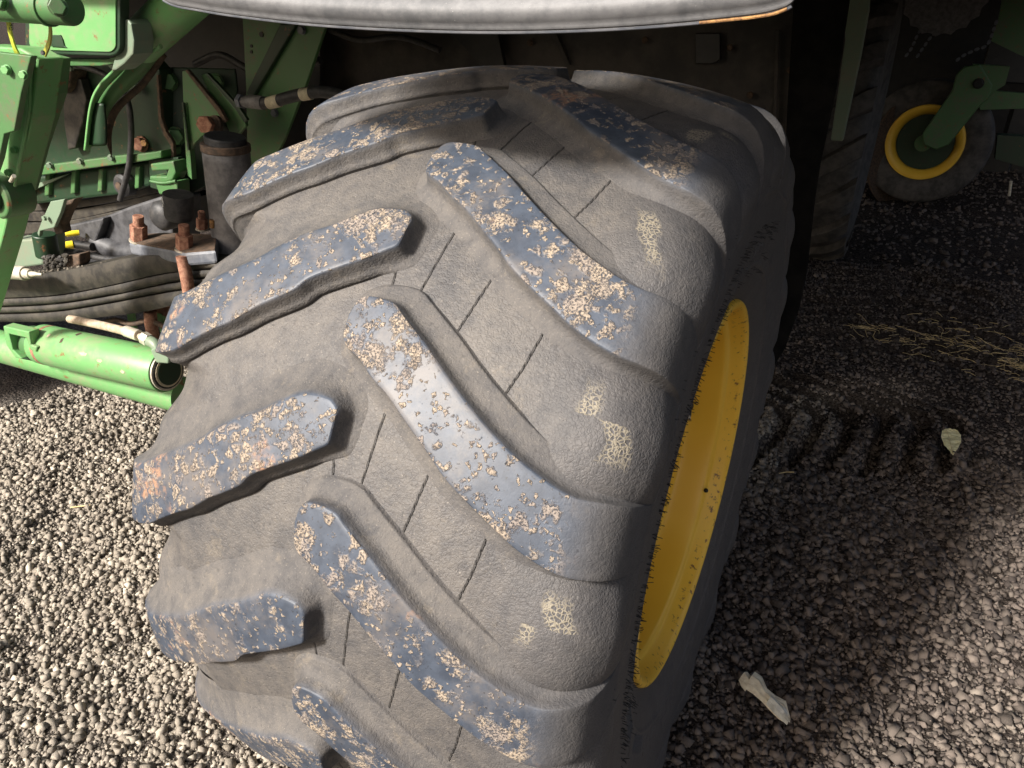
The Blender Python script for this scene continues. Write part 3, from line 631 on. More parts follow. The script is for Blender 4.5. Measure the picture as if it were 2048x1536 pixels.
def simple_wheel(name, label, centre, R, W, rr, axis, mat, nlug, lugh, lugw, ymat=None, group=None, lugpart='tread_lug'):
    t = thing(name, label, 'wheel', centre, group); ax = Vector(axis).normalized(); q0 = ax.orthogonal().normalized()
    up = Vector((0, 0, 1)); q = (up - ax * up.dot(ax)).normalized(); s = ax.cross(q); c = Vector(centre)
    half = [(-.42, rr), (-.50, rr + .25 * (R - rr)), (-.53, rr + .55 * (R - rr)), (-.49, R * .93), (-.40, R * .985), (-.2, R * .998), (0, R), (.2, R * .998), (.40, R * .985), (.49, R * .93), (.53, rr + .55 * (R - rr)), (.50, rr + .25 * (R - rr)), (.42, rr)]
    bm = bmesh.new(); n = 120; rows = []
    for a, r in catmull(half, 5): rows.append([bm.verts.new(c + ax * a * W + (q * math.cos(k * 2 * math.pi / n) + s * math.sin(k * 2 * math.pi / n)) * r) for k in range(n)])
    for A, B in zip(rows, rows[1:]):
        for k in range(n): bm.faces.new((A[k], A[(k + 1) % n], B[(k + 1) % n], B[k]))
    bmobj('tyre', bm, mat, t, smooth=True, ang=60)
    for sd_ in (1, -1):
        for k in range(nlug):
            bm = bmesh.new(); rows = []
            for i in range(9):
                f = i / 8; a = sd_ * (.02 + f * .50) * W; th = (k + (.5 if sd_ < 0 else 0)) * 2 * math.pi / nlug - f * .30; r0 = R * (1 - .01 * f) - (.13 * R * max(0, f - .8) * 5 * .35)
                hw = lugw * (.5 + .15 * f)
                e = lambda th_, r_: bm.verts.new(c + ax * a + (q * math.cos(th_) + s * math.sin(th_)) * r_)
                dth = hw / R
                rows.append([e(th - dth * 1.3, r0 - .01), e(th - dth, r0 + lugh), e(th + dth, r0 + lugh), e(th + dth * 1.3, r0 - .01)])
            for A, B in zip(rows, rows[1:]):
                for j_ in range(3): bm.faces.new((A[j_], A[j_ + 1], B[j_ + 1], B[j_]))
            bm.faces.new(rows[0]); bm.faces.new(rows[-1][::-1])
            bmobj(lugpart, bm, mat, t, bevel=.006)
    return t, c, ax, q, s
drive, *_ = simple_wheel('drive_wheel', 'dark lugged tyre standing in shade beyond the big tyre, below the hanging green post', (-.24, 4.55, .93), .88, .80, .42, (1, 0, 0), M['farlug'], 20, .05, .09)
# gauge wheel of the implement standing farther back
gc = P(1852, 283, 6.75)
t, c, ax, q, s = simple_wheel('gauge_wheel', 'smooth dark implement wheel with a yellow rim ring at the upper right', tuple(gc), .53, .24, .30, (-.12, -1, .05), M['farlug'], 0, 0, 0)
bm = bmesh.new(); rows = []
for a, r in [(-.02, .225), (-.06, .235), (-.10, .245), (-.11, .25), (-.145, .27), (-.155, .300), (-.15, .318), (-.12, .322)]:
    rows.append([bm.verts.new(c - ax * a * .9 + (q * math.cos(k * math.pi / 40) + s * math.sin(k * math.pi / 40)) * r) for k in range(80)])
for A, B in zip(rows, rows[1:]):
    for k in range(80): bm.faces.new((A[k], A[(k + 1) % 80], B[(k + 1) % 80], B[k]))
r_ = bmobj('rim', bm, M['yellow'], t, smooth=True, ang=60); 
bm = bmesh.new(); tubebm(bm, [c + ax * .0, c + ax * .075], .236, 48); bmobj('dust_cover', bm, M['green_dark'], t)
bm = bmesh.new(); tubebm(bm, [c + ax * .07, c + ax * .20], .07, 24); bmobj('hub', bm, M['green'], t)
disc_c = P(1838, 300, 6.95); bm = bmesh.new(); tubebm(bm, [disc_c, disc_c + Vector((-.02, .02, 0))], .56, 72)
dk = bmobj('coulter_disc', bm, M['rust_dark']); tag(dk, 'thin rusty-edged coulter disc behind the smooth implement wheel', 'disc')
frame = thing('implement', 'green painted implement frame with arm reaching down to the yellow-rimmed wheel', 'implement', P(1990, 160, 6.4))
Y6 = 6.45
plate('wheel_arm', [(1912, 150), (1928, 134), (1960, 128), (1985, 170), (1978, 196), (1960, 212), (1897, 290), (1872, 300), (1848, 290), (1845, 268), (1905, 180)], M['green'], frame, y=Y6, th=.05, bevel=.01)
bolt('pivot_bolt', 1957, 167, Y6 - .01, 9, M['black'], frame, ax=(-.1, -1, 0))
plate('upper_link', [(1945, 128), (2020, 133), (2010, 170), (1978, 190), (1960, 150)], M['green'], frame, y=Y6 + .04, th=.08)
plate('cross_arm', [(1958, 205), (1990, 182), (2090, 190), (2090, 216), (1960, 220)], M['green'], frame, y=Y6 + .1, th=.06)
plate('green_guard', [(2015, -60), (2090, -60), (2090, 130), (2035, 108), (1982, 82), (1996, 40)], M['green'], frame, y=Y6 - .1, th=.03)
plate('rear_bar', [(1995, 270), (2090, 276), (2090, 345), (2030, 330), (1990, 318)], M['green_dark'], frame, y=Y6 + .3, th=.15)
tube('hanging_bolt', [P(2022, 362, Y6 + .1), P(2018, 392, Y6 + .1)], .012, M['brass'], frame, 8)
boxp('toolbar', (1.2, 7.3, .55), (3.4, 7.6, .85), M['black'], frame)
def sprocket(name, u, v, r, teeth, mat, label):
    c = P(u, v, 5.9); bm = bmesh.new(); A = []; B = []
    for k in range(teeth * 6):
        a = k * 2 * math.pi / (teeth * 6); rr = r * (1 - .07 * (.5 + .5 * math.cos(k * 2 * math.pi / 6)) ** .6)
        d = Vector((math.cos(a) * rr, 0, math.sin(a) * rr)); A.append(bm.verts.new(c + d)); B.append(bm.verts.new(c + d + Vector((0, .02, 0))))
    bm.faces.new(A); bm.faces.new(B[::-1])
    for k in range(len(A)): j_ = (k + 1) % len(A); bm.faces.new((A[k], B[k], B[j_], A[j_]))
    tag(bmobj(name, bm, mat, bevel=.003), label, 'sprocket')
sprocket('sprocket', 1892, -14, .30, 18, M['pipe'], 'large toothed steel sprocket above the roller chain at the top right')
def chain(pts, label, px=7):
    t = thing('roller_chain', label, 'chain', P(*pts[0], 5.95)); path = smoothpath([P(u, v, 5.95) for u, v in pts], 12)
    d = 0; last = path[0]; acc = []
    for a, b in zip(path, path[1:]):
        L = (b - a).length; k = 0
        while d + L - k > .045: 
            k += .045 - d; acc.append((a + (b - a).normalized() * k, (b - a).normalized())); d = 0
            if k > L: break
        d = d + L - k if k else d + L
    for p, dr in acc[:70]:
        bm = bmesh.new(); up = Vector((0, -1, 0)); s_ = dr.cross(up)
        for off in (0, .022):
            vs_ = [bm.verts.new(p + dr * (.019 * math.cos(a)) + s_ * (.012 * math.sin(a)) + up * off) for a in [i_ * math.pi / 4 for i_ in range(8)]]; bm.faces.new(vs_)
        tubebm(bm, [p - up * .003, p + up * .026], .008, 6)
        bmobj('link', bm, M['steel'], t)
chain([(1905, 128), (1925, 112), (1950, 100), (1975, 88), (1992, 45)], 'dull steel roller chain running up to the green guard at the top right')
chain([(1805, 120), (1822, 98), (1835, 70), (1850, 45)], 'oily roller chain hanging left of the toothed sprocket')
chain([(1828, 122), (1846, 96), (1862, 74), (1880, 58)], 'second oily roller chain just right of the first, under the sprocket')
post = plate('hanging_post', [(1688, -60), (1742, -60), (1738, 20), (1722, 110), (1705, 190), (1685, 283), (1661, 281), (1676, 180), (1690, 80)], M['green_grey'], None, y=2.6, th=.05, bevel=.006)
tag(post, 'narrow worn green post hanging down in the dark right of the big tyre', 'post')
plate_w = thing('dark_backdrop', 'black backdrop sheets added to keep the view behind the green post dark', 'panel', (1.2, 8.2, 1))  # backdrop added so the far view stays dark
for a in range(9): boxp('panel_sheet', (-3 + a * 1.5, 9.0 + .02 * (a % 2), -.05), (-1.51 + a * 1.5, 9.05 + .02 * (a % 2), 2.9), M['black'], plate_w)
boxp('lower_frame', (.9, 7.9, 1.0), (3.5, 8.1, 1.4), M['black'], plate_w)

# ------------------------------------------------------------------ axle and frame parts left of the tyre
arm = thing('steering_lever', 'bright green box-section arm with round boss at the left edge', 'arm', P(20, 300, -.32))
ya = -.32
plate('arm_plate', [(-40, 90), (40, 96), (78, 118), (64, 235), (30, 372), (8, 470), (-40, 640)], M['green_lit'], arm, y=ya, th=.055, bevel=.004)
plate('arm_rib', [(62, 108), (98, 118), (92, 190), (80, 230), (58, 300), (36, 388), (28, 372), (60, 235)], M['green'], arm, y=ya + .03, th=.05, bevel=.003)  # side face in the darker green copy, its shade is in the colour
b0 = P(-8, 392, ya - .02)
bm = bmesh.new(); tubebm(bm, [b0 + Vector((0, .06, 0)), b0, b0 + Vector((0, -.006, 0))], 0, 48, rr=[rpx(46, b0), rpx(46, b0), rpx(42, b0)]); bmobj('boss', bm, M['green'], arm, smooth=True, bevel=.002)
bm = bmesh.new(); tubebm(bm, [b0 + Vector((0, -.004, 0)), b0 + Vector((0, -.016, 0))], rpx(27, b0), 36); bmobj('bushing', bm, M['green_dark'], arm, smooth=True, bevel=.002)
bm = bmesh.new(); tubebm(bm, [b0 + Vector((0, -.014, 0)), b0 + Vector((0, -.022, 0))], rpx(14, b0), 24); bmobj('pin_end', bm, M['black'], arm, smooth=True)
plate('arm_gusset', [(-40, 100), (62, 112), (42, 186), (28, 262), (8, 268), (-2, 318), (-40, 430)], M['green'], arm, y=ya - .045, th=.014, bevel=.002)  # darker green copy paints in the shaded part of the arm
#plate('arm_shield', [(38, 30), (84, 36), (94, 120), (60, 128), (46, 180), (30, 120)], M['green'], arm, y=ya - .03, th=.012, bevel=.002)

pin = thing('pivot_pin', 'thick green pivot tube with a hex bolt at its end in the top left corner', 'pin', P(60, 20, -.42))
tube('pin_tube', [P(-60, 8, -.42), P(100, 16, -.42), P(143, 18, -.42)], rpx(30, P(100, 16, -.42)), M['green'], pin, 32, rr=[rpx(31, P(100, 16, -.42))] * 2 + [rpx(31, P(100, 16, -.42))], bevel=.003)
tube('pin_flange', [P(92, 15, -.42), P(100, 16, -.42)], rpx(35, P(100, 16, -.42)), M['green'], pin, 32, bevel=.001)
bolt('hex_bolt', 116, 14, -.455, 17, M['green'], pin, ax=(.75, -.65, .1))
bolt('hex_bolt', 2, 4, -.455, 15, M['green'], pin, ax=(.3, -.95, .1))
for pts, mt, lab in (([(14, 36), (20, 70), (30, 100), (46, 128), (68, 150)], 'strap', 'bright yellow-green marker strap curving down from the pivot tube'),
                     ([(94, 34), (99, 60), (97, 84), (88, 108)], 'strap_shade', 'shorter shaded yellow strap hanging from the pivot tube before the bright box')):
    path = smoothpath([P(u, v, -.40 + .03 * i_) for i_, (u, v) in enumerate(pts)], 6); wd = rpx(6.5, path[0]); bm = bmesh.new(); rows = []
    for i_, p in enumerate(path):
        tt_ = (path[min(i_ + 1, len(path) - 1)] - path[max(i_ - 1, 0)]).normalized(); s_ = tt_.cross(Vector((.55, -.75, .3))).normalized()
        rows.append([bm.verts.new(p - s_ * wd), bm.verts.new(p + s_ * wd)])
    for A, B in zip(rows, rows[1:]): bm.faces.new((A[0], A[1], B[1], B[0]))
    st = bmobj('marker_strap', bm, M[mt]); m = st.modifiers.new('s', 'SOLIDIFY'); m.thickness = .003; tag(st, lab, 'strap')
    if mt == 'strap':
        tc = bpy.data.curves.new('strap_letters', 'FONT'); tc.body = 'GR'; tc.size = .011; tc.extrude = .0003
        to = bpy.data.objects.new('strap_letters', tc); COL.objects.link(to)
        bpy.context.view_layer.update(); dg = bpy.context.evaluated_depsgraph_get(); me_ = bpy.data.meshes.new_from_object(to.evaluated_get(dg)); bpy.data.objects.remove(to)
        lo_ = link('strap_letters', me_, M['green_dark'], None, False); p0 = P(26, 62, -.395)
        rt = Matrix(((CM[0][0], -CM[1][0], -CM[2][0]), (CM[0][1], -CM[1][1], -CM[2][1]), (CM[0][2], -CM[1][2], -CM[2][2])))
        lo_.matrix_world = Matrix.Translation(p0) @ rt.to_4x4() @ Matrix.Rotation(math.radians(84), 4, 'Z'); lo_.parent = st; 
    else:
        bolt('strap_rivet', 88, 106, -.33, 5, M['steel'], st, ax=(.1, -1, .2), washer=False)
bolt_ = bolt('strap_rivet', 66, 149, -.285, 10, M['green_lit'], None, ax=(.1, -1, .2)); tag(bolt_, 'round headed green bolt at the lower end of the bright yellow-green strap', 'bolt')

boxs = thing('box_section', 'sunlit light green rectangular box end with rounded corners at the upper left', 'frame box', P(150, 50, -.22))
yb = -.22
def rrect(x0, y0, x1, y1, r, n=6):
    o = []
    for cx, cy, a0 in ((x1 - r, y0 + r, -90), (x1 - r, y1 - r, 0), (x0 + r, y1 - r, 90), (x0 + r, y0 + r, 180)):
        for k in range(n + 1): a = math.radians(a0 + 90 * k / n); o.append((cx + r * math.cos(a), cy + r * math.sin(a)))
    return o
def skew(pts, k): return [(u, v + (u - 150) * k) for u, v in pts]
plate('box_wall', skew(rrect(50, -40, 240, 110, 22), .03), M['green_dark'], boxs, y=yb, th=.022, bevel=.002)
plate('box_face', skew(rrect(58, -34, 231, 102, 16), .03), M['green_lit'], boxs, y=yb - .003, th=.01, bevel=.001)
plate('face_notch', [(104, 70), (120, 70), (124, 78), (128, 92), (132, 95), (102, 93)], M['green_dark'], boxs, y=yb - .006, th=.006, bevel=.0005)
plate('box_underside', [(70, 118), (215, 118), (236, 108), (225, 128), (200, 132), (96, 132), (70, 128)], M['green'], boxs, y=yb + .02, th=.06, bevel=.002)  # underside shade painted with the darker green copy

strut = thing('diagonal_strut', 'thick green diagonal tube running up under the fender, welded to a curved channel bracket', 'strut', P(330, 50, -.1))
r0 = rpx(46, P(340, 40, -.12))
tube('strut_tube', [P(276, 90, -.105), P(281, 85, -.105), P(340, 30, -.12), P(420, -44, -.14)], r0, M['green_lit'], strut, 40, rr=[r0 * .86, r0 * .93, r0 * .93, r0 * .93])
def curved(name, A, B, mat, parent, y, dy=0, th=.006):
    """a bent strip between two outline curves given in order"""
    n = 28; pa = smoothpath([P(u, v, y) for u, v in A], 8); pb = smoothpath([P(u, v, y + dy) for u, v in B], 8)
    ra = [pa[int(round(i_ * (len(pa) - 1) / n))] for i_ in range(n + 1)]; rb = [pb[int(round(i_ * (len(pb) - 1) / n))] for i_ in range(n + 1)]
    bm = bmesh.new(); rows = [[bm.verts.new(a), bm.verts.new((a + b) / 2), bm.verts.new(b)] for a, b in zip(ra, rb)]
    for X_, Y_ in zip(rows, rows[1:]):
        for k in range(2): bm.faces.new((X_[k], X_[k + 1], Y_[k + 1], Y_[k]))
    o = bmobj(name, bm, mat, parent, smooth=True, ang=50); m = o.modifiers.new('s', 'SOLIDIFY'); m.thickness = th; return o
curved('channel_web', [(272, 92), (238, 135), (202, 172), (184, 215), (176, 292)], [(335, 92), (290, 150), (236, 200), (214, 240), (213, 290)], M['green'], strut, -.05, .02)
curved('channel_flange', [(268, 90), (232, 132), (196, 170), (178, 212), (167, 300)], [(278, 98), (240, 142), (206, 178), (186, 220), (176, 302)], M['green_lit'], strut, -.075, .02)
curved('rusty_flange', [(322, 100), (284, 158), (234, 204), (212, 240), (214, 292)], [(334, 112), (292, 170), (246, 214), (226, 256), (222, 312)], M['rust_dark'], strut, -.02, .01)
curved('lower_channel', [(184, 205), (177, 250), (176, 290)], [(206, 208), (210, 250), (210, 290)], M['green_dark'], strut, -.062, 0)
plate('weld_bracket', [(238, 42), (246, 38), (256, 39), (262, 48), (268, 82), (266, 108), (248, 128), (232, 140), (222, 142), (228, 118), (241, 92)], M['green_grey'], strut, y=-.208, th=.05, bevel=.003)
bmc = bmesh.new(); tubebm(bmc, [P(262, 136, -.078), P(277, 120, -.082), P(284, 114, -.088), P(296, 110, -.095), P(309, 98, -.10)], .0016, 6); bmobj('weld_crack', bmc, M['black'], strut)

case = thing('axle_housing', 'dark green axle housing, shade in its paint, with rusty edges behind the curved channel bracket', 'axle housing', P(200, 260, .37))
yc = .36
plate('housing_plate', [(60, 120), (300, 120), (318, 140), (322, 220), (326, 262), (340, 285), (345, 305), (330, 318), (60, 345), (40, 300)], M['green_dark'], case, y=yc, th=.05, bevel=.006)  # shade of the recess painted with the darkest green copy
plate('flange_bar', [(48, 336), (140, 324), (230, 312), (300, 305), (322, 301), (322, 316), (290, 322), (170, 338), (48, 356)], M['green'], case, y=yc - .05, th=.08, bevel=.004)
plate('housing_rim', [(312, 150), (316, 150), (322, 235), (332, 264), (346, 285), (349, 335), (343, 345), (341, 292), (328, 272), (316, 240)], M['rust_dark'], case, y=yc - .012, th=.012, bevel=.002)
for pts in ([(125, 160), (160, 158), (172, 200), (166, 240), (150, 296), (136, 300), (128, 250)], [(90, 150), (118, 150), (112, 190), (96, 212), (86, 200)]):
    plate('housing_rib', pts, M['spring'], case, y=yc - .035, th=.03, bevel=.004)
plate('threaded_bush', [(98, 140), (142, 140), (138, 176), (128, 186), (110, 184), (100, 172)], M['rust_dark'], case, y=yc - .06, th=.06, bevel=.006)
for k in range(5): tube('bush_thread', [P(101 + k * .5, 161 + k * 4.5, yc - .065), P(138 - k, 160 + k * 4.5, yc - .065)], .0016, M['rust'], case, 6)
bolt('rusty_plug', 283, 288, yc - .01, 14, M['rust'], case, ax=(.2, -.97, .1)); bolt('rusty_plug', 291, 286, yc - .035, 7, M['ochre'], case, ax=(.2, -.97, .1), washer=False)
bolt('small_bolt', 272, 176, yc - .02, 11, M['green_grey'], case, ax=(.4, -.9, -.2))
plate('lower_casting', [(46, 356), (170, 340), (300, 322), (302, 372), (236, 390), (150, 400), (44, 412)], M['green_dark'], case, y=yc + .02, th=.08, bevel=.01)
for u in (90, 142, 196, 270): plate('casting_rib', [(u, 350 - u * .06), (u + 9, 349 - u * .06), (u + 7, 398 - u * .08), (u - 2, 400 - u * .08)], M['green'], case, y=yc + .005, th=.03, bevel=.004)
pc = P(243, 371, yc - .01); bm = bmesh.new(); tubebm(bm, [pc + Vector((0, .03, 0)), pc, pc + Vector((0, -.008, 0))], 0, 32, rr=[rpx(23, pc), rpx(22, pc), rpx(17, pc)]); bmobj('rubber_plug', bm, M['hose'], case, smooth=True)
bm = bmesh.new(); tubebm(bm, [pc + Vector((0, -.006, 0)), pc + Vector((0, -.013, 0))], rpx(8, pc), 20); bmobj('plug_core', bm, M['rust_dark'], case, smooth=True)
plate('hook_back', [(296, 318), (356, 314), (358, 392), (300, 376)], M['green_dark'], case, y=yc - .02, th=.02, bevel=.004)
plate('end_hook', [(300, 328), (346, 322), (351, 345), (344, 360), (326, 366), (299, 360), (299, 352), (332, 353), (336, 340), (303, 342)], M['green'], case, y=yc - .07, th=.05, bevel=.004)
plate('end_block', [(310, 366), (354, 362), (355, 389), (318, 389)], M['green'], case, y=yc - .08, th=.05, bevel=.004)
plate('web_blade', [(44, 392), (60, 372), (135, 348), (120, 356), (60, 384), (44, 400)], M['green_grey'], case, y=yc + .0, th=.012, bevel=.001)

brk = thing('bolted_bracket', 'shaded green bracket with hex bolts and two triangular gussets left of the grey cylinder', 'bracket', P(380, 220, .2))
yg = .42; nx_ = (.55, -.83, .05)
plate('base_plate', [(315, 134), (470, 138), (475, 180), (440, 360), (385, 385), (352, 388), (344, 290), (330, 262)], M['green_dark'], brk, th=.02, n=nx_, ref=(360, 200, yg), bevel=.003)
for (u, v, px) in ((336, 163, 17), (351, 273, 17), (432, 163, 14)):
    pp_ = Pn(u, v, P(360, 200, yg), Vector(nx_).normalized()); bolt('hex_bolt', u, v, pp_.y - .004, px, M['green'], brk, ax=(.66, -.74, .1))
plate('gusset', [(364, 142), (372, 141), (402, 180), (436, 222), (446, 240), (428, 262), (404, 272), (388, 288), (378, 306), (372, 290), (366, 200)], M['green'], brk, y=yg - .09, th=.012, bevel=.002)
plate('gusset_edge', [(369, 141), (374, 139), (440, 218), (452, 240), (447, 246), (434, 224)], M['rust_dark'], brk, y=yg - .10, th=.012, bevel=.002)
plate('gusset', [(402, 150), (410, 147), (452, 196), (488, 238), (492, 252), (478, 268), (462, 272), (446, 232), (420, 190)], M['green'], brk, y=yg - .06, th=.012, bevel=.002)
plate('gusset_edge', [(408, 146), (414, 146), (476, 212), (494, 240), (488, 246), (470, 218)], M['green_dark'], brk, y=yg - .07, th=.012, bevel=.002)
plate('gusset_flange', [(364, 205), (372, 205), (382, 330), (384, 360), (374, 350)], M['green'], brk, y=yg - .095, th=.02, bevel=.002)
s0, s1 = P(415, 247, yg - .12), P(452, 254, yg - .03)
tube('spacer', [s0, s1], rpx(14, s0), M['hose'], brk, 24); bolt('rusty_bolt', 416, 248, yg - .13, 18, M['rust'], brk, ax=(.3, -.95, .05), washer=False); 
tube('brass_washer', [P(428, 250, yg - .115), P(434, 251, yg - .105)], rpx(19, s0), M['rust_dark'], brk, 24)

cylr = thing('damper_cylinder', 'dusty grey upright cylinder with rusty collar tucked behind the tyre shoulder', 'cylinder', P(455, 300, .12))
q0_, q1_ = P(452, 300, .10), P(474, 520, .10)
tube('cylinder_body', [q0_, q1_], rpx(46, q0_), M['pipe'], cylr, 40); tube('rusty_collar', [P(450.5, 287, .10), P(452, 302, .10)], rpx(48, q0_), M['rust_dark'], cylr, 40, bevel=.002)
tube('top_cap', [P(450, 272, .10), P(450.5, 288, .10)], rpx(40, q0_), M['hose'], cylr, 32, bevel=.003)
tube('drain_bolt', [P(424, 440, .04), P(424, 455, .04)], rpx(5, P(424, 440, .04)), M['ochre'], cylr, 10)

stop = thing('bump_stop', 'black rubber bump stop cup with white arc print hanging over the spring clamp', 'bump stop', P(358, 415, .0))
k0, k1 = P(356, 388, .0), P(358, 436, .0); rk = rpx(29, k0)
tube('rubber_cup', [k0, k0 + (k1 - k0) * .85, k1, k1 + (k1 - k0) * .07], 0, M['hose'], stop, 40, rr=[rk, rk * .97, rk * .9, rk * .7])
bm = bmesh.new(); cc = (k0 + k1) / 2
def cuppt(a, z): return cc + Vector((math.sin(a) * rk * 1.003, -math.cos(a) * rk * 1.003, z))
tubebm(bm, [cuppt(.25 + -.9 * .9 + math.cos(b) * .30, math.sin(b) * .026) for b in [i_ * .12 + .4 for i_ in range(18)]], .0009, 5)
for i_ in range(5): tubebm(bm, [cuppt(-.72 + i_ * .07, .003), cuppt(-.72 + i_ * .07, .007)], .0008, 4)
bmobj('arc_print', bm, M['cream'], stop)

# leaf spring with clamp plate, U-bolts and nuts
spr = thing('leaf_spring', 'dark oily leaf spring stack held by a grey clamp plate with rusty nuts', 'leaf spring', P(200, 560, -.02))
ys = -.03
bounds = [[(-60, 560), (0, 558), (90, 547), (160, 536), (262, 516), (330, 512), (420, 526), (520, 540)],
          [(-60, 596), (0, 598), (110, 592), (220, 572), (330, 548), (430, 540), (520, 545)],
          [(-60, 614), (0, 615), (110, 609), (220, 592), (330, 569), (430, 556), (520, 560)],
          [(-60, 627), (0, 629), (110, 624), (220, 607), (330, 586), (430, 574), (520, 576)],
          [(-60, 645), (0, 646), (100, 646), (200, 637), (280, 627), (360, 610), (430, 600), (520, 600)]]
for k in range(4):
    A = smoothpath([P(u, v + (1.2 if k else 0), ys) for u, v in bounds[k]], 5); B = smoothpath([P(u, v - 1.2, ys) for u, v in bounds[k + 1]], 5); bm = bmesh.new(); n = min(len(A), len(B)); rows = []
    for i_ in range(n):
        a_ = A[int(round(i_ * (len(A) - 1) / (n - 1)))]; b_ = B[int(round(i_ * (len(B) - 1) / (n - 1)))]
        rows.append([bm.verts.new(a_ + Vector((0, .095, 0))), bm.verts.new(a_ + Vector((0, .004, 0))), bm.verts.new(a_.lerp(b_, .3)), bm.verts.new(a_.lerp(b_, .7)), bm.verts.new(b_ + Vector((0, .006, 0))), bm.verts.new(b_ + Vector((0, .095, 0)))])
    for X_, Y_ in zip(rows, rows[1:]):
        for j_ in range(6): bm.faces.new((X_[j_], X_[(j_ + 1) % 6], Y_[(j_ + 1) % 6], Y_[j_]))
    bmobj('spring_leaf', bm, M['spring'], spr, smooth=True, ang=50)
ct = [P(258, 484, ys + .03), P(372, 505, ys - .02), P(432, 500, ys + .0), P(436, 470, ys + .10), P(330, 466, ys + .11), P(266, 470, ys + .08)]
bm = bmesh.new(); th_ = Vector((0, 0, -rpx(27, ct[0]))); a_ = [bm.verts.new(p) for p in ct]; b_ = [bm.verts.new(p + th_) for p in ct]; bm.faces.new(a_); bm.faces.new(b_[::-1])
for i_ in range(6): j_ = (i_ + 1) % 6; bm.faces.new((a_[i_], b_[i_], b_[j_], a_[j_]))
bmobj('clamp_plate', bm, M['steel'], spr, bevel=.008)
cen_ = sum(ct, Vector()) / 6; bm = bmesh.new(); a_ = [bm.verts.new(cen_ + (p - cen_) * .97 + Vector((0, 0, .0015))) for p in ct]; b_ = [bm.verts.new(v.co - Vector((0, 0, .004))) for v in a_]; bm.faces.new(a_); bm.faces.new(b_[::-1])
for i_ in range(6): j_ = (i_ + 1) % 6; bm.faces.new((a_[i_], b_[i_], b_[j_], a_[j_]))
bmobj('caked_dirt', bm, M['rust_dark'], spr)
def nutstud(u, vb, vt, vs, px, y):
    b_ = P(u, vb, y); t_ = P(u - (vb - vt) * .03, vt, y); s_ = P(u - (vb - vs) * .03, vs, y); r = rpx(px, b_)
    tube('stud', [b_, s_], r * .62, M['rust'], spr, 16, bevel=.001)
    bm = bmesh.new(); tubebm(bm, [b_, b_ + (t_ - b_).normalized() * r * .18], r * 1.12, 24); bmobj('washer', bm, M['brass'], spr)
    bm = bmesh.new(); tubebm(bm, [b_ + (t_ - b_).normalized() * r * .18, t_], r, 6); bmobj('hex_nut', bm, M['rust'], spr, bevel=.0015)
nutstud(278, 482, 450, 432, 16.5, ys + .045); nutstud(369, 500, 469, 450, 16.5, ys + .005); nutstud(404, 459, 437, 423, 11, ys + .10)
tube('u_bolt', smoothpath([P(364, 512, ys - .02), P(374, 560, ys - .022), P(380, 600, ys - .015)], 4), rpx(11.5, ct[0]), M['rust'], spr, 16)
tube('u_bolt', smoothpath([P(300, 622, ys + .05), P(304, 660, ys + .05), P(318, 720, ys + .06), P(330, 780, ys + .07), P(348, 812, ys + .08)], 4), rpx(13, ct[0]), M['rust'], spr, 16)
plate('lower_pad', [(296, 618), (345, 602), (345, 640), (318, 628)], M['rust'], spr, y=ys + .09, th=.05)
# upper rusty spring leaves behind
up = thing('upper_spring', 'rusty brown upper spring leaves crossing under the green casting', 'leaf spring', P(150, 420, .2))
for k, (a_, b_) in enumerate((([(40, 408), (150, 402), (300, 374), (400, 352)], [(40, 424), (150, 418), (300, 388), (400, 366)]), ([(40, 424), (150, 420), (300, 390), (400, 368)], [(40, 444), (150, 440), (300, 404), (400, 380)]), ([(40, 446), (140, 441), (300, 406), (400, 382)], [(40, 470), (130, 462), (290, 420), (400, 394)]))):
    A = smoothpath([P(u, v, .44) for u, v in a_], 6); B = smoothpath([P(u, v - 1, .44) for u, v in b_], 6); bm = bmesh.new(); rows = [[bm.verts.new(p), bm.verts.new(q_), bm.verts.new(q_ + Vector((0, .08, 0))), bm.verts.new(p + Vector((0, .08, 0)))] for p, q_ in zip(A, B)]
    for X_, Y_ in zip(rows, rows[1:]):
        for j_ in range(4): bm.faces.new((X_[j_], X_[(j_ + 1) % 4], Y_[(j_ + 1) % 4], Y_[j_]))
    bmobj('spring_leaf', bm, M['spring'], up, bevel=.002)
# drive motor casting behind the clamp
mot = thing('gearbox_casting', 'grey cast gearbox housing with black round fitting behind the rusty nuts', 'gearbox', P(250, 450, .35))
plate('cast_wedge', [(130, 453), (205, 434), (262, 412), (318, 394), (345, 400), (345, 490), (262, 500), (190, 480), (131, 462)], M['castgrey'], mot, y=.3, th=.12, bevel=.012)
plate('cast_lip', [(130, 452), (206, 436), (206, 444), (190, 486), (131, 464)], M['castgrey'], mot, y=.27, th=.05, bevel=.006)
tube('cast_tube', smoothpath([P(190, 478, .3), P(215, 492, .3), (P(250, 505, .3)), P(300, 500, .3)], 5), rpx(20, P(215, 490, .3)), M['castgrey'], mot, 24)
tube('cast_tube', [P(160, 520, .3), P(280, 505, .3)], rpx(12, P(215, 490, .3)), M['castgrey'], mot, 24)
fc = P(322, 432, .24); bm = bmesh.new(); tubebm(bm, [fc + Vector((0, .05, 0)), fc, fc + Vector((0, -.014, 0)), fc + Vector((0, -.02, 0))], 0, 32, rr=[rpx(30, fc), rpx(30, fc), rpx(22, fc), rpx(8, fc)]); bmobj('round_fitting', bm, M['hose'], mot, smooth=True, ang=60)
tube('pipe_stub', [P(150, 488, .26), P(186, 494, .26)], rpx(9, fc), M['black'], mot, 16)
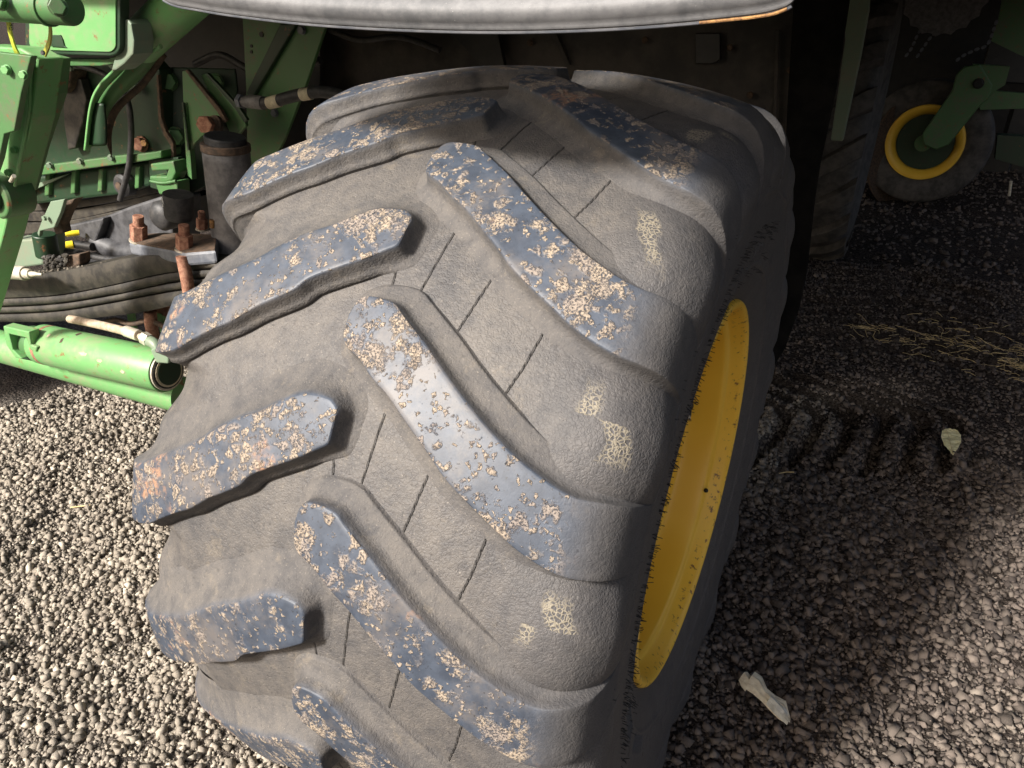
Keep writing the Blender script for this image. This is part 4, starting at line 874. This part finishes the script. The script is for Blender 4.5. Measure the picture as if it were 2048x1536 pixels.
for (u, v, r) in ((122, 492, 8), (134, 468, 5.5)):
    c_ = P(u, v, .22); bm = bmesh.new(); tubebm(bm, [c_ + Vector((.02, .03, 0)), c_, c_ + Vector((-.004, -.006, 0))], 0, 20, rr=[rpx(r, c_), rpx(r, c_), rpx(r * .7, c_)])
    o = bmobj('plastic_cap', bm, M['yellowcap'], None, smooth=True, ang=60); tag(o, 'round yellow plastic cap, the %s of two beside the grey casting' % ('larger lower one' if r == 8 else 'smaller upper one'), 'cap')
# small clamp and blocks above the spring
clp = thing('hose_clamp_bracket', 'small grey-green hinge clamp above the leaf spring near the left edge', 'clamp', P(100, 440, .02))
plate('clamp_leaf', [(101, 403), (129, 398), (121, 425), (108, 455), (80, 462), (78, 474), (74, 466), (84, 440)], M['green_grey'], clp, y=.0, th=.012, bevel=.002)
plate('clamp_curl', [(124, 404), (150, 397), (132, 424), (122, 450), (126, 466), (112, 470), (106, 456)], M['rust_dark'], clp, y=.03, th=.03, bevel=.003)
bolt('clamp_pin', 90, 436, -.01, 5, M['green_grey'], clp, ax=(0, -1, 0))
tube('clamp_barrel', [P(88, 468, .03), P(96, 512, .03)], rpx(22, P(90, 480, .03)), M['green_dark'], clp, 24, bevel=.003)
st_ = thing('rusty_stud_bolt', 'rusty vertical stud rising from the green block at the left edge', 'stud', P(34, 460, .05)); tube('stud', [P(30, 412, .05), P(36, 480, .05)], rpx(9.5, P(34, 460, .05)), M['rust'], st_, 16)
plate('green_block', [(8, 482), (84, 476), (86, 530), (40, 536), (2, 534)], M['green_grey'], st_, y=.04, th=.08, bevel=.006)
bm = bmesh.new(); rs = random.Random(3)
for k in range(40):
    c_ = P(rs.uniform(85, 135), rs.uniform(508, 536), .0); r = rs.uniform(.004, .010)
    g_ = bmesh.ops.create_icosphere(bm, subdivisions=1, radius=r, matrix=Matrix.Translation(c_))
    for v in g_['verts']: v.co += Vector((rs.uniform(-1, 1), rs.uniform(-1, 1), rs.uniform(-1, 1))) * r * .25
tag(bmobj('dirt_crumbs', bm, M['spring']), 'dirt crumbs caught on top of the leaf spring', kind='stuff')
plate_b = plate('rusty_pad', [(118, 516), (158, 508), (159, 530), (150, 536), (128, 534)], M['rust_dark'], None, y=.01, th=.04, bevel=.006); tag(plate_b, 'small rusty pad lying on the leaf spring below the yellow caps', 'pad')
cpl = thing('hydraulic_coupling', 'pale dusty hydraulic hose end coupling lying over the spring at the left edge', 'coupling', P(40, 545, -.1))
tube('coupling_hose', [P(-60, 543, -.1), P(34, 546, -.1)], rpx(13, P(0, 545, -.1)), M['brass'], cpl, 20)
tube('coupling_collar', [P(33, 545, -.1), P(52, 547, -.1)], rpx(14, P(0, 545, -.1)), M['brass'], cpl, 12, bevel=.001)
tube('coupling_tip', [P(52, 547, -.1), P(62, 548, -.1), P(63, 548, -.1), P(84, 549, -.1)], 0, M['brass'], cpl, 16, rr=[rpx(11, P(0, 545, -.1)), rpx(9, P(0, 545, -.1)), rpx(6, P(0, 545, -.1)), rpx(2, P(0, 545, -.1))])

# steering cylinder and the tube under it
sc_ = thing('steering_cylinder', 'bright green hydraulic steering cylinder ending in an open ring beside the tyre', 'cylinder', P(200, 710, -.18))
yy = -.16; e0, e1 = P(86, 688, yy), P(333, 742, yy); rc0, rc1 = rpx(38, e0), rpx(46, e1)
rcm = (rc0 + rc1) / 2; d_ = (e1 - e0).normalized()
tube('cylinder_barrel', [e0, e0 + d_ * .004, e1 - d_ * .004, e1], 0, M['green_lit'], sc_, 56, rr=[rcm * .96, rcm, rcm, rcm * .97])
tube('rust_band', [e0 + d_ * .028, e0 + d_ * .040], rcm * 1.006, M['rust'], sc_, 56)
tube('end_gland', [e1, e1 + d_ * .006], rcm * .90, M['brass'], sc_, 48, bevel=.001); tube('seal_ring', [e1 + d_ * .002, e1 + d_ * .008], rcm * .80, M['black'], sc_, 48); tube('gland_inner', [e1 + d_ * .004, e1 + d_ * .010], rcm * .72, M['band'], sc_, 40); tube('rod_bore', [e1 + d_ * .006, e1 + d_ * .012], rcm * .62, M['green_dark'], sc_, 40)
tube('rear_cap', [e0 - d_ * .05, e0], rcm * .82, M['green'], sc_, 40, bevel=.003)
plate('port_block', [(300, 700), (318, 690), (338, 700), (336, 728), (312, 726)], M['green_grey'], sc_, y=yy - .05, th=.03, bevel=.004)
plate('end_bracket', [(6, 652), (58, 664), (62, 690), (74, 694), (72, 704), (60, 700), (52, 676), (18, 668), (26, 700), (44, 718), (30, 716), (12, 690)], M['green_lit'], sc_, y=yy - .06, th=.03, bevel=.003)
plate('bracket_web', [(24, 672), (56, 682), (70, 706), (118, 711), (70, 724), (40, 718), (30, 702)], M['green_dark'], sc_, y=yy - .03, th=.03, bevel=.003)
tie = thing('tie_rod', 'second green tube running just below the steering cylinder, scuffed tan underneath', 'tube', P(200, 750, -.1))
f0, f1 = P(-90, 668, -.08), P(372, 792, -.08); tube('tie_tube', [f0, f1], rpx(34, P(150, 730, -.08)), M['green_lit'], tie, 48)
lin = thing('brake_hose', 'dusty tan hose with hex fittings running above the steering cylinder', 'hose', P(220, 660, -.15))
tube('hose_line', smoothpath([P(140, 638, -.12), P(200, 650, -.14), P(256, 664, -.16)], 5), rpx(8.5, P(200, 650, -.14)), M['linehose'], lin, 16)
tube('ferrule', [P(252, 662, -.16), P(278, 671, -.165)], rpx(11.5, P(260, 664, -.16)), M['brass'], lin, 12, bevel=.001)
tube('neck', [P(277, 671, -.165), P(288, 676, -.165)], rpx(6, P(260, 664, -.16)), M['linehose'], lin, 12); tube('hex_fitting', [P(286, 674, -.165), P(298, 681, -.165)], rpx(13, P(260, 664, -.16)), M['brass'], lin, 6, bevel=.001)
tube('elbow', smoothpath([P(297, 681, -.165), P(310, 688, -.168), P(320, 704, -.17)], 4), rpx(11, P(300, 690, -.16)), M['green_grey'], lin, 16)
for (u0, v0, u1, v1, lab) in ((258, 622, 266, 668, 'thin green rod between spring and steering cylinder, left of the rusty U-bolt leg'), (318, 626, 326, 664, 'thin green rod right of the rusty U-bolt leg, close to the tyre')):
    o = plate('guide_rod', [(u0 - 6, v0), (u0 + 6, v0), (u1 + 6, v1), (u1 - 6, v1)], M['green_lit'], None, y=.06, th=.01, bevel=.001); tag(o, lab, 'rod')

# shaded green panel, hose in front of it
pn = thing('shaded_panel', 'shaded flat green panel with a diagonal slot and small holes under the fender', 'panel', P(560, 150, .5))
plate('panel_sheet', [(484, 20), (662, 20), (612, 168), (566, 285), (540, 330), (495, 330), (492, 180)], M['green'], pn, y=.5, th=.012)
plate('folded_rib', [(560, 48), (592, 48), (502, 200), (492, 186)], M['green_dark'], pn, y=.485, th=.018, bevel=.003)
for (u, v, r) in ((522, 69, 5), (502, 92, 3), (502, 104, 3)):
    c_ = P(u, v, .497); bm = bmesh.new(); tubebm(bm, [c_, c_ + Vector((0, .003, 0))], rpx(r, c_), 16); bmobj('panel_hole', bm, M['black'], pn)
bolt('panel_bolt', 604, 60, .495, 8, M['steel'], pn, ax=(.1, -1, 0)); bolt('panel_bolt', 550, 226, .495, 7, M['steel'], pn, ax=(.1, -1, 0))
hs = thing('hydraulic_hose', 'black hydraulic hose with two cream bands in front of the shaded panel', 'hose', P(560, 200, .3))
hp = smoothpath([P(u, v, .3) for u, v in ((524, 206), (545, 204), (580, 194), (616, 186), (650, 184), (690, 196), (730, 230))], 8)
rh = rpx(11.5, hp[0]); tube('hose_line', hp, rh, M['hose'], hs, 20); tube('ferrule', [P(484, 203, .3), P(492, 204, .3), P(500, 203, .3), P(527, 206, .3)], 0, M['pipe'], hs, 20, rr=[rh * .8, rh, rh * 1.15, rh * 1.15], bevel=.001)
tube('hose_nut', [P(478, 202, .3), P(486, 203, .3)], rh * 1.25, M['steel'], hs, 6, bevel=.001)
for a_, b_ in (((538, 206), (559, 201)), ((604, 189), (622, 186))): tube('cream_band', [P(*a_, .3), P(*b_, .3)], rh * 1.06, M['band'], hs, 24)

# ------------------------------------------------------------------ small hardware, lines and grime that fill the gap left of the tyre
for (u, v, px) in ((100, 330, 6), (160, 322, 6), (222, 315, 6), (140, 135, 7), (226, 130, 7)): bolt('flange_bolt', u, v, yc - .055, px, M['green_grey'], case, ax=(.3, -.9, -.2))
for (u, v, px) in ((30, 300, 7), (18, 345, 7), (48, 150, 8), (14, 140, 9)): bolt('arm_bolt', u, v, ya - .05 if v < 260 else ya - .004, px, M['green_lit'], arm, ax=(.3, -.95, .1))
tube('grease_nipple', [P(22, 362, ya - .02), P(28, 352, ya - .03)], rpx(4, b0), M['brass'], arm, 10)
def weld(pts, y, r, parent, mat):
    path = smoothpath([P(u, v, y) for u, v in pts], 10); bm = bmesh.new(); rs = random.Random(len(pts) * 7 + int(pts[0][0]))
    tubebm(bm, path, 0, 8, rr=[r * (.8 + .35 * abs(math.sin(i_ * 1.3)) + rs.uniform(-.1, .1)) for i_ in range(len(path))]); bmobj('weld_bead', bm, mat, parent, smooth=True)
weld([(276, 118), (290, 112), (312, 100), (322, 92)], -.155, .004, strut, M['green_lit'])
weld([(366, 205), (372, 250), (378, 300)], yg - .10, .004, brk, M['green_dark'])
weld([(64, 112), (60, 170), (56, 235), (30, 372)], ya - .004, .0035, arm, M['green_lit'])
weld([(300, 362), (326, 366), (352, 362)], yc - .085, .004, case, M['green'])
for pts, y, px, mt, lab in (
    ([(150, 128), (210, 150), (250, 190), (262, 250), (258, 330), (240, 400)], .30, 6, 'hose', 'thin black line looping down in front of the dark axle housing'),
    ([(390, 128), (440, 110), (500, 140), (560, 150), (640, 120)], .62, 7, 'hose', 'thin black line crossing behind the shaded panel above the banded hose'),
    ([(44, 505), (90, 498), (150, 505), (230, 520), (300, 508)], .12, 6, 'hose', 'black line lying behind the leaf spring under the yellow caps'),
    ([(196, 650), (230, 640), (262, 648), (300, 642), (340, 660)], .02, 5, 'rust_dark', 'thin rusty pipe just under the leaf spring'),
    ([(660, 60), (720, 80), (800, 74), (880, 100)], .90, 6, 'hose', 'dark cable clipped along the panel over the tyre')):
    o = tube('hydraulic_line', smoothpath([P(u, v, y) for u, v in pts], 8), rpx(px, P(*pts[0], y)), M[mt], None, 12); tag(o, lab, 'line')
for (u, v) in ((700, 78), (850, 90), (1060, 85), (1290, 80), (1460, 95), (1500, 190), (1580, 140), (1590, 300)): bolt('panel_bolt', u, v, .955 if u < 900 else 1.0, 6, M['rust_dark'], hull, ax=(.1, -1, 0))
plate('panel_bracket', [(1390, 66), (1440, 66), (1440, 120), (1425, 128), (1390, 128)], M['black'], hull, y=.985, th=.02, bevel=.003)
bm = bmesh.new(); rs = random.Random(9)
for k in range(260):
    u = rs.uniform(10, 330); i_ = u / 330; v = 556 - 44 * i_ + rs.uniform(-3, 2); c_ = P(u, v, ys + rs.uniform(.01, .07)); r = rs.uniform(.0012, .0045)
    g_ = bmesh.ops.create_icosphere(bm, subdivisions=1, radius=r, matrix=Matrix.Translation(c_))
    for vtx in g_['verts']: vtx.co += Vector((rs.uniform(-1, 1), rs.uniform(-1, 1), rs.uniform(-1, 1))) * r * .3
tag(bmobj('dirt_crumbs', bm, M['stone']), 'grit lying along the top leaf of the spring', kind='stuff')
# patches of scuffed paint on the steering cylinder
for (u, v, du, dv) in ((158, 668, 5, 9), (150, 688, 4, 7), (240, 730, 9, 4), (205, 716, 12, 4), (288, 752, 7, 4), (120, 676, 4, 5)):
    rs = random.Random(u); c_ = P(u, v, yy); axd = d_
    t_ = (c_ - e0).dot(axd); base_ = e0 + axd * t_; out_ = (Vector(CAM) - base_); out_ = (out_ - axd * out_.dot(axd)).normalized(); side_ = axd.cross(out_)
    h_ = max(-.9, min(.9, (c_ - base_).dot(side_) / rcm)); a0_ = math.asin(h_); bm = bmesh.new(); ring_ = []
    for k in range(12):
        a_ = k * math.pi / 6; rr_ = rs.uniform(.6, 1.1); aa_ = a0_ + math.sin(a_) * rpx(dv, c_) * rr_ / rcm; p_ = base_ + axd * math.cos(a_) * rpx(du, c_) * rr_
        ring_.append(bm.verts.new(p_ + (out_ * math.cos(aa_) + side_ * math.sin(aa_)) * (rcm + .0007)))
    bm.faces.new(ring_); bmobj('paint_scuff', bm, M['rust_dark'] if u in (158, 150) else M['linehose'], sc_)
